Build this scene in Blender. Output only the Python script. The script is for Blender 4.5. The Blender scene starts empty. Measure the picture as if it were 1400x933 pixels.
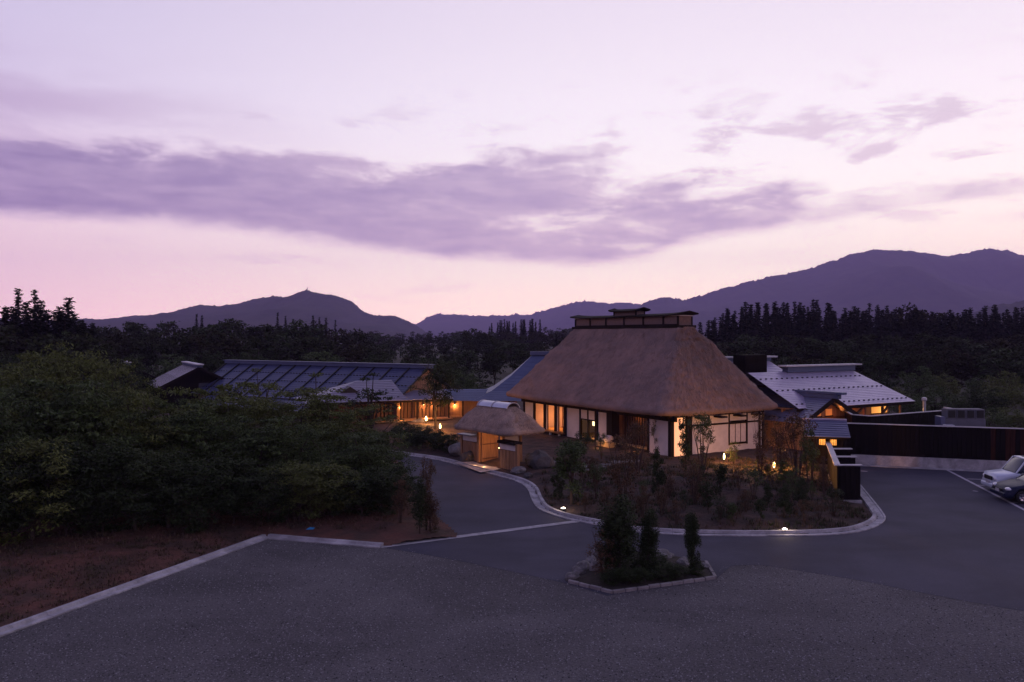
import bpy, bmesh, math, random
import numpy as np
from mathutils import Vector, Matrix, noise as mnoise

random.seed(7)
rng = np.random.default_rng(7)
scene = bpy.context.scene
COL = scene.collection
R = math.radians

def lin(r, g, b):
    return tuple((c/255/12.92) if c/255 <= 0.04045 else ((c/255+0.055)/1.055)**2.4 for c in (r, g, b))

# ------------------------------------------------------------------ camera
EYE = 7.6
FPX = 1089.0
cam_d = bpy.data.cameras.new('camera')
cam_d.sensor_width = 36.0
cam_d.lens = 28.0
cam_d.shift_y = -6.5/1400
cam_d.clip_start = 0.1
cam_d.clip_end = 20000
cam = bpy.data.objects.new('camera', cam_d)
cam.location = (0, 0, EYE)
cam.rotation_euler = (R(90), 0, 0)
COL.objects.link(cam)
scene.camera = cam

# ------------------------------------------------------------------ world
SUN_AZ, SUN_EL = 46.0, 3.0          # degrees clockwise from +Y, above the horizon
world = bpy.data.worlds.new('World')
scene.world = world
world.use_nodes = True
wt = world.node_tree
wt.nodes.clear()

class NT:
    """tiny node-graph helper"""
    def __init__(self, tree): self.t = tree
    def n(self, typ, **kw):
        nd = self.t.nodes.new(typ)
        for k, v in kw.items(): setattr(nd, k, v)
        return nd
    def put(self, sock, v):
        if v is None: return
        if isinstance(v, bpy.types.NodeSocket): self.t.links.new(v, sock)
        else: sock.default_value = v
    def math(self, op, a, b=None, c=None, clamp=False):
        nd = self.n('ShaderNodeMath', operation=op, use_clamp=clamp)
        for i, v in enumerate((a, b, c)): self.put(nd.inputs[i], v)
        return nd.outputs[0]
    def smooth(self, v, lo, hi, o0=0.0, o1=1.0):
        nd = self.n('ShaderNodeMapRange', interpolation_type='SMOOTHSTEP')
        for i, x in enumerate((v, lo, hi, o0, o1)): self.put(nd.inputs[i], x)
        return nd.outputs[0]
    def mix(self, f, a, b, blend='MIX'):
        nd = self.n('ShaderNodeMix', data_type='RGBA', blend_type=blend)
        self.put(nd.inputs[0], f); self.put(nd.inputs[6], a); self.put(nd.inputs[7], b)
        return nd.outputs[2]
    def ramp(self, f, stops):
        nd = self.n('ShaderNodeValToRGB')
        cr = nd.color_ramp
        while len(cr.elements) < len(stops): cr.elements.new(0.5)
        for e, (p, c) in zip(cr.elements, stops):
            e.position = p; e.color = (*c, 1)
        self.put(nd.inputs[0], f)
        return nd.outputs[0]
    def curve(self, f, pts):
        nd = self.n('ShaderNodeFloatCurve')
        cv = nd.mapping.curves[0]
        while len(cv.points) < len(pts): cv.points.new(0.5, 0.5)
        for p, (x, y) in zip(cv.points, pts): p.location = (x, y)
        nd.mapping.update()
        self.put(nd.inputs['Value'], f)
        return nd.outputs[0]
    def noise(self, vec, scale, detail=5, rough=0.55, dist=0.0):
        nd = self.n('ShaderNodeTexNoise')
        self.put(nd.inputs['Vector'], vec)
        nd.inputs['Scale'].default_value = scale
        nd.inputs['Detail'].default_value = detail
        nd.inputs['Roughness'].default_value = rough
        nd.inputs['Distortion'].default_value = dist
        return nd.outputs['Fac']

W = NT(wt)
tc = W.n('ShaderNodeTexCoord').outputs['Generated']
sep = W.n('ShaderNodeSeparateXYZ'); wt.links.new(tc, sep.inputs[0])
sx, sy, sz = sep.outputs
az = W.math('MULTIPLY', W.math('ARCTAN2', sx, sy), 57.29578)
el = W.math('MULTIPLY', W.math('ARCSINE', sz), 57.29578)
def stretch(kx, ky, kz, off=0.0):
    c = W.n('ShaderNodeCombineXYZ')
    W.put(c.inputs[0], W.math('MULTIPLY', sx, kx)); W.put(c.inputs[1], W.math('MULTIPLY', sy, ky))
    W.put(c.inputs[2], W.math('MULTIPLY_ADD', sz, kz, off))
    return c.outputs[0]
# azimuth weight: bright towards the sunset, dimmer away from it
caz = W.math('COSINE', W.math('MULTIPLY', W.math('SUBTRACT', az, 45.0), 0.0174533))
f_az = W.smooth(caz, -0.15, 0.93)
e01 = W.math('DIVIDE', el, 90.0, clamp=True)
skyL = W.ramp(e01, [(0.0, lin(226,183,202)), (0.05, lin(227,192,210)), (0.11, lin(220,192,218)), (0.18, lin(202,188,222)), (0.26, lin(190,181,220)), (0.5, lin(150,146,198)), (1.0, lin(122,122,180))])
skyR = W.ramp(e01, [(0.0, lin(255,226,216)), (0.05, lin(255,244,236)), (0.11, lin(255,248,248)), (0.18, lin(254,243,250)), (0.26, lin(243,230,245)), (0.5, lin(205,195,228)), (1.0, lin(140,138,192))])
sky = W.mix(f_az, skyL, skyR)
nish = W.n('ShaderNodeTexSky', sky_type='NISHITA')
nish.sun_disc = False
nish.sun_elevation = R(SUN_EL)
nish.sun_rotation = R(SUN_AZ)
nish.air_density = 1.2; nish.dust_density = 2.0
nis = W.mix(1.0, nish.outputs[0], (0.10, 0.085, 0.12, 1), 'MULTIPLY')
sky = W.mix(0.07, sky, nis)
# cloud bank
nA = W.noise(stretch(3.2, 3.2, 15), 1.0, 9, 0.60, 0.3)
nB = W.noise(stretch(6, 6, 34, 3.7), 1.0, 8, 0.58, 0.2)
nC = W.noise(stretch(9, 9, 42, 9.1), 1.0, 8, 0.62, 0.3)
nF = W.noise(stretch(18, 18, 70, 5.3), 1.0, 6, 0.6, 0.2)
a01 = W.math('DIVIDE', W.math('ADD', az, 60.0), 120.0, clamp=True)
def acurve(pts, k):   # (azimuth, elevation) control points
    return W.math('MULTIPLY', W.curve(a01, [((a+60)/120, e/k) for a, e in pts]), k)
bot = acurve([(-60,7.4),(-33,7.1),(-20,6.9),(-10,5.8),(0,5.1),(8,5.0),(13,6.4),(20,7.3),(28,8.2),(60,8.5)], 20)
top = acurve([(-60,14.0),(-33,12.6),(-26,13.0),(-16,12.9),(-8,12.7),(0,13.3),(5,13.0),(9,11.8),(14,10.9),(20,10.8),(27,10.0),(60,10.0)], 20)
nP = W.noise(stretch(9.5, 9.5, 30, 2.9), 1.0, 12, 0.62, 0.25)       # billows
nQ = W.noise(stretch(3.0, 3.0, 11, 6.2), 1.0, 6, 0.55, 0.2)          # large lumps
# signed profile of the bank: positive inside, negative outside
pb = W.math('DIVIDE', W.math('SUBTRACT', el, bot), 1.15)
pt_ = W.math('DIVIDE', W.math('SUBTRACT', top, el), 2.0)
prof = W.math('MAXIMUM', W.math('MINIMUM', W.math('MINIMUM', pb, pt_), W.math('ADD', W.smooth(az, -16.0, 12.0, 1.35, 0.75), W.smooth(az, 12.0, 26.0, 0.0, -0.45))), -1.6)
bil = W.math('ADD', W.math('MULTIPLY', W.math('SUBTRACT', nP, 0.5), 3.6), W.math('MULTIPLY', W.math('SUBTRACT', nQ, 0.5), 1.2))
edge = W.smooth(pb, -0.4, 2.2, 0.22, 1.0)                             # flat base, ragged top
D = W.math('MULTIPLY_ADD', bil, edge, prof)
band = W.smooth(D, -0.22, 0.75)
# scattered puffs and wisps
pw = W.math('MULTIPLY', W.smooth(el, 6.0, 9.0), W.smooth(el, 13.5, 19.0, 1.0, 0.0))
puff = W.smooth(nP, W.smooth(az, -12.0, 14.0, 0.545, 0.49), W.smooth(az, -12.0, 14.0, 0.68, 0.62))
puff = W.math('MULTIPLY', W.math('MULTIPLY', puff, pw), W.smooth(az, -12.0, 15.0, 0.5, 0.85))
lw = W.math('MULTIPLY', W.smooth(el, 2.0, 3.2), W.smooth(el, 5.0, 7.5, 1.0, 0.0))
low = W.math('MULTIPLY', W.math('MULTIPLY', W.smooth(nB, 0.56, 0.70), lw), W.smooth(az, -10.0, 20.0, 0.42, 0.15))
veil = W.math('MULTIPLY', W.smooth(el, 9.0, 11.0), W.smooth(el, 14.0, 19.5, 1.0, 0.0))
veil = W.math('MULTIPLY', W.math('MULTIPLY', veil, W.smooth(az, -36.0, -8.0, 0.85, 0.0)), W.smooth(nA, 0.33, 0.62))
dens = W.math('MAXIMUM', W.math('MAXIMUM', band, puff), W.math('MAXIMUM', low, veil))
cl_d = W.mix(f_az, (*lin(104,88,140), 1), (*lin(168,148,182), 1))
cl_l = W.mix(f_az, (*lin(166,144,184), 1), (*lin(216,194,210), 1))
core = W.smooth(D, 0.0, 1.1)
tex = W.smooth(W.math('ADD', W.math('MULTIPLY', nB, 0.55), W.math('MULTIPLY', nF, 0.45)), 0.36, 0.64)
shade = W.math('SUBTRACT', 1.0, W.math('MULTIPLY', core, W.math('MULTIPLY_ADD', tex, -0.50, 1.0)), clamp=True)
clc = W.mix(shade, cl_d, cl_l)
skyc = W.mix(W.math('MULTIPLY', dens, 0.94), sky, clc)
# the low sky is brighter than it looks: it is seen through the haze
ext = W.math('MULTIPLY_ADD', W.math('EXPONENT', W.math('DIVIDE', W.math('MAXIMUM', el, 0.0), -9.0)), 1.05, 1.0)
ec = W.n('ShaderNodeCombineColor')
for i, kk in enumerate((1.12, 1.01, 0.87)): W.put(ec.inputs[i], W.math('MULTIPLY', ext, W.smooth(el, 0.0, 16.0, kk, 1.0)))
skyc = W.mix(1.0, skyc, ec.outputs[0], 'MULTIPLY')
bg = W.n('ShaderNodeBackground')
wt.links.new(skyc, bg.inputs['Color'])
bg.inputs['Strength'].default_value = 1.08
wo = W.n('ShaderNodeOutputWorld')
wt.links.new(bg.outputs[0], wo.inputs['Surface'])

# ------------------------------------------------------------------ afterglow (one weak sun) and exposure
sun_d = bpy.data.lights.new('sun', 'SUN')
sun_d.energy = 0.10
sun_d.angle = R(18)
sun_d.color = (1.0, 0.72, 0.70)
sun = bpy.data.objects.new('sun', sun_d)
sd = Vector((math.sin(R(SUN_AZ))*math.cos(R(12)), math.cos(R(SUN_AZ))*math.cos(R(12)), math.sin(R(12))))
sun.rotation_euler = (-sd).to_track_quat('-Z', 'Y').to_euler()
sun.location = (60, 60, 40)
COL.objects.link(sun)
vs = scene.view_settings
vs.view_transform = 'Standard'; vs.look = 'None'; vs.exposure = 0.0; vs.gamma = 1.0
vs.use_curve_mapping = False
scene.cycles.use_denoising = True
scene.cycles.max_bounces = 6
scene.cycles.volume_bounces = 1
scene.cycles.sample_clamp_indirect = 4.0
scene.cycles.caustics_reflective = False
scene.cycles.caustics_refractive = False

# ------------------------------------------------------------------ helpers
def G(px, py, z=0.0):
    """point at height z that the photograph shows at this spot (survey of the place)"""
    d = FPX*(EYE-z)/(py-460.0)
    return Vector(((px-700.0)/FPX*d, d, z))

def tag(o, label=None, cat=None, group=None, kind=None):
    if label: o['label'] = label
    if cat: o['category'] = cat
    if group: o['group'] = group
    if kind: o['kind'] = kind
    return o

def empty(name, loc=(0, 0, 0), rz=0.0, label=None, cat=None, group=None):
    o = bpy.data.objects.new(name, None)
    o.empty_display_size = 0.3
    o.location = loc; o.rotation_euler = (0, 0, rz)
    COL.objects.link(o)
    return tag(o, label, cat, group)

def fast_mesh(name, V, F):
    """V (n,3) float, F (m,k) int -> mesh"""
    V = np.asarray(V, dtype=np.float32); F = np.asarray(F, dtype=np.int32)
    me = bpy.data.meshes.new(name)
    m, k = F.shape
    me.vertices.add(len(V)); me.vertices.foreach_set('co', V.ravel())
    me.loops.add(m*k); me.loops.foreach_set('vertex_index', F.ravel())
    me.polygons.add(m)
    me.polygons.foreach_set('loop_start', np.arange(0, m*k, k, dtype=np.int32))
    me.polygons.foreach_set('loop_total', np.full(m, k, dtype=np.int32))
    me.update(calc_edges=True)
    return me

def link(name, me, mat=None, parent=None, loc=None, rz=None, scale=None):
    o = bpy.data.objects.new(name, me)
    if mat is not None and len(me.materials) == 0: me.materials.append(mat)
    if parent is not None: o.parent = parent
    if loc is not None: o.location = loc
    if rz is not None: o.rotation_euler = (0, 0, rz)
    if scale is not None: o.scale = scale
    COL.objects.link(o)
    return o

class MB:
    def __init__(s): s.v = []; s.f = []
    def add(s, vs, fs):
        o = len(s.v); s.v += [tuple(v) for v in vs]; s.f += [tuple(i+o for i in f) for f in fs]; return s
    def box(s, x0, x1, y0, y1, z0, z1):
        return s.add([(x0,y0,z0),(x1,y0,z0),(x1,y1,z0),(x0,y1,z0),(x0,y0,z1),(x1,y0,z1),(x1,y1,z1),(x0,y1,z1)],
                     [(0,3,2,1),(4,5,6,7),(0,1,5,4),(1,2,6,5),(2,3,7,6),(3,0,4,7)])
    def beam(s, a, b, w, h, up=(0,0,1)):
        a = Vector(a); b = Vector(b); t = (b-a).normalized()
        sd = t.cross(Vector(up))
        if sd.length < 1e-4: sd = t.cross(Vector((1,0,0)))
        sd.normalize(); u = sd.cross(t).normalized()
        vs = []
        for p in (a, b):
            for i, j in ((-1,-1),(1,-1),(1,1),(-1,1)): vs.append(p+sd*(i*w/2)+u*(j*h/2))
        return s.add(vs, [(0,1,2,3),(7,6,5,4),(0,4,5,1),(1,5,6,2),(2,6,7,3),(3,7,4,0)])
    def tube(s, pts, rads, n=6, cap=True):
        pts = [Vector(p) for p in pts]; rings = []
        for i, p in enumerate(pts):
            t = (pts[min(i+1, len(pts)-1)]-pts[max(i-1, 0)]).normalized()
            x = t.cross(Vector((0,0,1)))
            if x.length < 1e-3: x = Vector((1,0,0))
            x.normalize(); y = t.cross(x)
            r = rads[i] if hasattr(rads, '__len__') else rads
            rings.append([p+x*(r*math.cos(2*math.pi*k/n))+y*(r*math.sin(2*math.pi*k/n)) for k in range(n)])
        vs = [v for rg in rings for v in rg]; fs = []
        for i in range(len(pts)-1):
            for k in range(n): fs.append((i*n+k, i*n+(k+1)%n, (i+1)*n+(k+1)%n, (i+1)*n+k))
        if cap: fs.append(tuple(range(n-1, -1, -1))); fs.append(tuple((len(pts)-1)*n+k for k in range(n)))
        return s.add(vs, fs)
    def lathe(s, prof, n=16, c=(0,0,0)):
        vs = []; fs = []
        for r, z in prof:
            for k in range(n):
                a = 2*math.pi*k/n; vs.append((c[0]+r*math.cos(a), c[1]+r*math.sin(a), c[2]+z))
        for i in range(len(prof)-1):
            for k in range(n): fs.append((i*n+k, i*n+(k+1)%n, (i+1)*n+(k+1)%n, (i+1)*n+k))
        return s.add(vs, fs)
    def quad(s, a, b, c, d): return s.add([a, b, c, d], [(0,1,2,3)])
    def slab(s, poly, t):
        """thick polygon: poly list of 3d points (ccw from above), extruded down by t"""
        n = len(poly); lo = [(p[0], p[1], p[2]-t) for p in poly]
        return s.add(list(poly)+lo, [tuple(range(n)), tuple(range(2*n-1, n-1, -1))]+[(i, n+i, n+(i+1)%n, (i+1)%n) for i in range(n)])
    def mesh(s, name):
        me = bpy.data.meshes.new(name); me.from_pydata(s.v, [], s.f); me.update(); return me
    def build(s, name, mat, parent=None, bevel=0.0, smooth=False, **kw):
        me = s.mesh(name)
        if bevel or smooth:
            bm = bmesh.new(); bm.from_mesh(me)
            if bevel: bmesh.ops.bevel(bm, geom=bm.edges[:], offset=bevel, segments=1, affect='EDGES', profile=0.5)
            bmesh.ops.recalc_face_normals(bm, faces=bm.faces[:])
            bm.to_mesh(me); bm.free()
            if smooth:
                for p in me.polygons: p.use_smooth = True
        return link(name, me, mat, parent, **kw)

def fbm(x, y, z=0.0, o=4):
    return mnoise.fractal(Vector((x, y, z)), 1.0, 2.0, o)

# ------------------------------------------------------------------ materials
MATS = {}
def mat(name, col, rough=0.8, col2=None, nscale=3.0, bump=0.0, bscale=None, metal=0.0, spec=0.3, island=0.0,
        stretch3=None, detail=6, lo=0.35, hi=0.65, emit=None, estr=0.0, transl=0.0, fine=None, coat=0.0, stain=None):
    if name in MATS: return MATS[name]
    m = bpy.data.materials.new(name); m.use_nodes = True
    t = m.node_tree; N = NT(t)
    p = t.nodes['Principled BSDF']
    p.inputs['Roughness'].default_value = rough
    p.inputs['Metallic'].default_value = metal
    p.inputs['Specular IOR Level'].default_value = spec
    p.inputs['Coat Weight'].default_value = coat
    p.inputs['Coat Roughness'].default_value = 0.05
    crd = N.n('ShaderNodeTexCoord').outputs['Object']
    if stretch3:
        mp = N.n('ShaderNodeMapping'); mp.inputs['Scale'].default_value = stretch3
        t.links.new(crd, mp.inputs[0]); crd = mp.outputs[0]
    c = (*col, 1)
    if col2 is not None:
        f = N.smooth(N.noise(crd, nscale, detail, 0.6), lo, hi)
        c = N.mix(f, (*col, 1), (*col2, 1))
    if fine is not None:     # fine speckle: (scale, strength)
        f2 = N.noise(crd, fine[0], 3, 0.7)
        g = N.math('MULTIPLY_ADD', N.math('SUBTRACT', f2, 0.5), 2*fine[1], 1.0)
        cc = N.n('ShaderNodeCombineColor'); 
        for i in range(3): N.put(cc.inputs[i], g)
        c = N.mix(1.0, c, cc.outputs[0], 'MULTIPLY')
    if stain is not None:    # wheel paths and damp patches: (x scale, y scale, strength)
        mp2 = N.n('ShaderNodeMapping'); mp2.inputs['Scale'].default_value = (stain[0], stain[1], 1.0); mp2.inputs['Rotation'].default_value = (0, 0, 0.18)
        t.links.new(N.n('ShaderNodeTexCoord').outputs['Object'], mp2.inputs[0])
        g = N.smooth(N.noise(mp2.outputs[0], 1.0, 5, 0.55, 1.2), 0.34, 0.62, 1.0-stain[2], 1.0+stain[2]*0.4)
        cc = N.n('ShaderNodeCombineColor')
        for i in range(3): N.put(cc.inputs[i], g)
        c = N.mix(1.0, c, cc.outputs[0], 'MULTIPLY')
    if island:
        geo = N.n('ShaderNodeNewGeometry')
        g = N.math('MULTIPLY_ADD', N.math('SUBTRACT', geo.outputs['Random Per Island'], 0.5), 2*island, 1.0)
        cc = N.n('ShaderNodeCombineColor')
        for i in range(3): N.put(cc.inputs[i], g)
        c = N.mix(1.0, c, cc.outputs[0], 'MULTIPLY')
    N.put(p.inputs['Base Color'], c)
    if bump:
        b = N.n('ShaderNodeBump'); b.inputs['Strength'].default_value = 1.0; b.inputs['Distance'].default_value = bump
        t.links.new(N.noise(crd, bscale or nscale*6, 5, 0.65), b.inputs['Height'])
        t.links.new(b.outputs[0], p.inputs['Normal'])
    if emit is not None:
        p.inputs['Emission Color'].default_value = (*emit, 1); p.inputs['Emission Strength'].default_value = estr
    if transl:
        tr = N.n('ShaderNodeBsdfTranslucent'); N.put(tr.inputs[0], c)
        mx = N.n('ShaderNodeMixShader'); mx.inputs[0].default_value = transl
        t.links.new(p.outputs[0], mx.inputs[1]); t.links.new(tr.outputs[0], mx.inputs[2])
        t.links.new(mx.outputs[0], t.nodes['Material Output'].inputs['Surface'])
    MATS[name] = m
    return m

M = dict(
    soil_far=mat('soil_far', (0.014,0.015,0.008), 0.95, (0.022,0.018,0.011), 0.05, 0.15, 0.6),
    gravel=mat('gravel', (0.072,0.067,0.071), 0.95, (0.098,0.092,0.096), 0.22, 0.05, 14, fine=(17.0, 0.9), spec=0.15, stain=(0.16, 0.30, 0.16)),
    asphalt=mat('asphalt', (0.029,0.028,0.046), 0.85, (0.042,0.040,0.062), 0.30, 0.012, 24, fine=(16.0, 0.45), spec=0.25, stain=(0.12, 0.30, 0.18)),
    kerb_old=mat('kerb_old', (0.13,0.12,0.125), 0.9, (0.20,0.185,0.19), 2.0, 0.006, 20, fine=(14.0, 0.35)),
    concrete=mat('concrete', (0.23,0.22,0.24), 0.9, (0.31,0.30,0.32), 1.6, 0.006, 20, fine=(14.0, 0.30), stain=(0.9, 0.9, 0.30)),
    paint=mat('paint', (0.36,0.34,0.38), 0.85, (0.24,0.22,0.26), 4.0, 0.003, 40, fine=(30.0, 0.25)),
    soil=mat('soil', (0.054,0.030,0.024), 0.97, (0.022,0.015,0.014), 1.1, 0.08, 6, fine=(6.0, 0.75)),
    soil_dark=mat('soil_dark', (0.012,0.009,0.008), 0.97, (0.020,0.014,0.012), 1.5, 0.06, 8, fine=(7.0, 0.6)),
    pebble=mat('pebble', (0.112,0.107,0.114), 0.9, island=0.8, spec=0.15),
    red_soil=mat('red_soil', (0.085,0.034,0.024), 0.97, (0.040,0.022,0.016), 0.8, 0.06, 8, fine=(9.0, 0.6)),
    thatch=mat('thatch', (0.200,0.134,0.120), 0.95, (0.138,0.100,0.095), 0.55, 0.05, 9.0, spec=0.1, fine=(10.0, 0.32), stretch3=(1,1,1.6)),
    thatch_pale=mat('thatch_pale', (0.29,0.205,0.165), 0.95, (0.19,0.14,0.12), 0.9, 0.05, 9.0, spec=0.1, fine=(12.0, 0.5)),
    straw_pale=mat('straw_pale', (0.28,0.20,0.16), 0.95, island=0.5, spec=0.1),
    straw=mat('straw', (0.195,0.130,0.116), 0.95, (0.138,0.100,0.093), 0.6, island=0.35, spec=0.1),
    darkwood=mat('darkwood', (0.009,0.007,0.008), 0.85, (0.015,0.011,0.010), 3.0, 0.004, 30, stretch3=(6,6,0.6), spec=0.08),
    plaster=mat('plaster', (0.47,0.43,0.46), 0.9, (0.40,0.365,0.39), 1.2, 0.002, 25),
    wood=mat('wood', (0.24,0.13,0.075), 0.75, (0.15,0.078,0.044), 2.0, 0.003, 30, island=0.25, stretch3=(5,5,0.5)),
    wood_dk=mat('wood_dk', (0.10,0.048,0.030), 0.75, (0.06,0.030,0.020), 2.0, 0.003, 30, island=0.2, stretch3=(5,5,0.5)),
    tatami=mat('tatami', (0.38,0.27,0.14), 0.85, (0.30,0.21,0.11), 2.0),
    ridge_panel=mat('ridge_panel', (0.135,0.088,0.086), 0.85, (0.10,0.068,0.068), 5.0, 0.01, 30, stretch3=(1,8,1)),
    bluemetal=mat('bluemetal', (0.075,0.082,0.155), 0.42, (0.095,0.10,0.18), 0.9, spec=0.4, metal=0.15),
    longmetal=mat('longmetal', (0.030,0.036,0.090), 0.48, (0.040,0.046,0.108), 0.9, spec=0.3),
    palemetal=mat('palemetal', (0.12,0.115,0.18), 0.45, (0.15,0.14,0.21), 0.8, spec=0.4, metal=0.15),
    lavmetal=mat('lavmetal', (0.27,0.24,0.36), 0.38, (0.33,0.29,0.42), 0.8, spec=0.5, metal=0.35),
    navymetal=mat('navymetal', (0.040,0.055,0.125), 0.5, (0.052,0.068,0.145), 0.9, spec=0.4, metal=0.1),
    capmetal=mat('capmetal', (0.33,0.34,0.42), 0.30, (0.40,0.40,0.48), 2.0, metal=0.7),
    trim=mat('trim', (0.42,0.40,0.44), 0.6, (0.34,0.33,0.36), 2.0),
    blackboard=mat('blackboard', (0.0045,0.0038,0.004), 0.92, (0.008,0.006,0.006), 1.2, 0.004, 30, spec=0.08, stretch3=(4,4,0.4), island=0.3),
    rustboard=mat('rustboard', (0.040,0.013,0.008), 0.9, (0.012,0.006,0.005), 1.2, 0.004, 30, spec=0.1, stretch3=(4,4,0.25), island=0.45),
    rock=mat('rock', (0.085,0.08,0.085), 0.9, (0.15,0.14,0.145), 1.8, 0.03, 9, fine=(12, 0.35)),
    rock_dk=mat('rock_dk', (0.040,0.038,0.042), 0.9, (0.075,0.070,0.072), 1.8, 0.03, 9, fine=(12, 0.35)),
    bark=mat('bark', (0.045,0.034,0.028), 0.95, (0.028,0.021,0.018), 6.0, 0.02, 20),
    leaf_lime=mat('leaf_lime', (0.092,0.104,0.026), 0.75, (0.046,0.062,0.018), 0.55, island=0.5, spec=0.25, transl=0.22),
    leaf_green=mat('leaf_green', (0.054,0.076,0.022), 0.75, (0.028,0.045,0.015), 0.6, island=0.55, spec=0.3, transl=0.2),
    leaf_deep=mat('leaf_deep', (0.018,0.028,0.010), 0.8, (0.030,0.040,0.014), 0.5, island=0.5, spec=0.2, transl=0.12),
    leaf_far=mat('leaf_far', (0.018,0.023,0.011), 0.9, (0.030,0.032,0.013), 0.25, island=0.5, spec=0.08, transl=0.12),
    leaf_far2=mat('leaf_far2', (0.026,0.022,0.012), 0.9, (0.018,0.022,0.011), 0.25, island=0.5, spec=0.08, transl=0.12),
    leaf_conifer=mat('leaf_conifer', (0.008,0.010,0.007), 0.9, (0.013,0.015,0.008), 0.4, island=0.45, spec=0.06, transl=0.06),
    leaf_red=mat('leaf_red', (0.085,0.040,0.026), 0.75, (0.060,0.050,0.026), 0.7, island=0.5, spec=0.15, transl=0.2),
    twig=mat('twig', (0.050,0.032,0.026), 0.9),
    dry=mat('dry', (0.095,0.060,0.044), 0.9, (0.050,0.042,0.026), 0.8, island=0.55, spec=0.1),
    hill=mat('hill', (0.018,0.022,0.018), 0.95, (0.034,0.034,0.024), 0.010, fine=(0.035, 0.55), spec=0.05),
    steel=mat('steel', (0.35,0.36,0.40), 0.4, (0.28,0.29,0.33), 3.0, metal=0.6),
    greybox=mat('greybox', (0.10,0.10,0.13), 0.7, (0.08,0.08,0.105), 2.0),
    blackgrille=mat('blackgrille', (0.012,0.012,0.014), 0.6),
    black=mat('black', (0.010,0.010,0.011), 0.6),
    rubber=mat('rubber', (0.014,0.014,0.015), 0.85),
    carwhite=mat('carwhite', (0.42,0.46,0.56), 0.35, spec=0.4, coat=0.3),
    carnavy=mat('carnavy', (0.010,0.014,0.038), 0.35, spec=0.10),
    carglass=mat('carglass', (0.030,0.034,0.060), 0.10, spec=0.35),
    chrome=mat('chrome', (0.6,0.6,0.63), 0.15, metal=1.0),
    lens=mat('lens', (0.45,0.46,0.52), 0.12, spec=0.8, coat=1.0),
    shoji_lit=mat('shoji_lit', (0.7,0.6,0.5), 0.9, emit=(1.0,0.40,0.17), estr=0.80),
    paper_lit=mat('paper_lit', (0.7,0.6,0.5), 0.9, emit=(1.0,0.72,0.36), estr=2.6),
    bulb=mat('bulb', (0.8,0.8,0.8), 0.5, emit=(1.0,0.62,0.26), estr=6.0),
    bulbgold=mat('bulbgold', (0.8,0.7,0.5), 0.5, emit=(1.0,0.74,0.36), estr=5.0),
    bulbwhite=mat('bulbwhite', (0.8,0.8,0.8), 0.5, emit=(1.0,0.88,0.74), estr=4.0),
    lampwarm=mat('lampwarm', (0.5,0.3,0.15), 0.8, emit=(1.0,0.42,0.08), estr=0.55),
    windowdim=mat('windowdim', (0.4,0.2,0.1), 0.8, emit=(1.0,0.26,0.04), estr=0.28),
    bluetarp=mat('bluetarp', (0.02,0.16,0.35), 0.5),
    cloth=mat('cloth', (0.42,0.36,0.38), 0.9, (0.5,0.44,0.44), 5.0),
)

def lamp(parent, loc, watts, col=(1.0,0.45,0.16), r=0.06, spot=None, aim=None):
    l = bpy.data.lights.new('lamp_light', 'SPOT' if spot else 'POINT')
    l.energy = watts; l.color = col; l.shadow_soft_size = r
    if spot: l.spot_size = R(spot); l.spot_blend = 0.6
    o = bpy.data.objects.new('lamp_light', l); o.location = loc
    if aim is not None: o.rotation_euler = Vector(aim).to_track_quat('-Z', 'Y').to_euler()
    if parent is not None: o.parent = parent
    COL.objects.link(o)
    return o

# ================================================================== TERRAIN
def catmull(P, step=0.25):
    P = [Vector(p) for p in P]; P = [P[0]*2-P[1]]+P+[P[-1]*2-P[-2]]; out = []
    for i in range(1, len(P)-2):
        n = max(2, int((P[i+1]-P[i]).length/step))
        for k in range(n):
            t = k/n
            out.append(0.5*((2*P[i])+(P[i+1]-P[i-1])*t+(2*P[i-1]-5*P[i]+4*P[i+1]-P[i+2])*t*t+(3*P[i]-P[i-1]-3*P[i+1]+P[i+2])*t**3))
    out.append(P[-2]); return out

def sheet(name, pts, z, m):
    mb = MB(); mb.add([(p[0], p[1], z) for p in pts], [tuple(range(len(pts)))])
    me = mb.mesh(name)
    bm = bmesh.new(); bm.from_mesh(me)
    for f in bm.faces:
        if f.normal.z < 0: f.normal_flip()
    bmesh.ops.triangulate(bm, faces=bm.faces[:], ngon_method='EAR_CLIP')
    bm.to_mesh(me); bm.free()
    o = link(name, me, m); tag(o, kind='structure'); return o

# ground to the horizon, rising gently behind the compound
def ground():
    rs = np.concatenate([[0], np.geomspace(6, 5540, 60)]); n = 96
    V = [(0, 40, -0.03)]; F = []
    for r in rs[1:]:
        for k in range(n):
            a = 2*math.pi*k/n; x = r*math.cos(a); y = 40+r*math.sin(a)
            h = -0.03
            if r > 75: h += min(1.0, (r-75)/60.0)*1.2*fbm(x*0.012, y*0.012)
            V.append((x, y, h))
    tri = [(0, 1+k, 1+(k+1) % n) for k in range(n)]
    quads = []
    for i in range(len(rs)-2):
        for k in range(n):
            quads.append((1+i*n+k, 1+(i+1)*n+k, 1+(i+1)*n+(k+1) % n, 1+i*n+(k+1) % n))
    mb = MB(); mb.add(V, tri+quads)
    o = mb.build('ground', M['soil_far'], smooth=True)
    tag(o, kind='structure')
ground()

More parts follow.
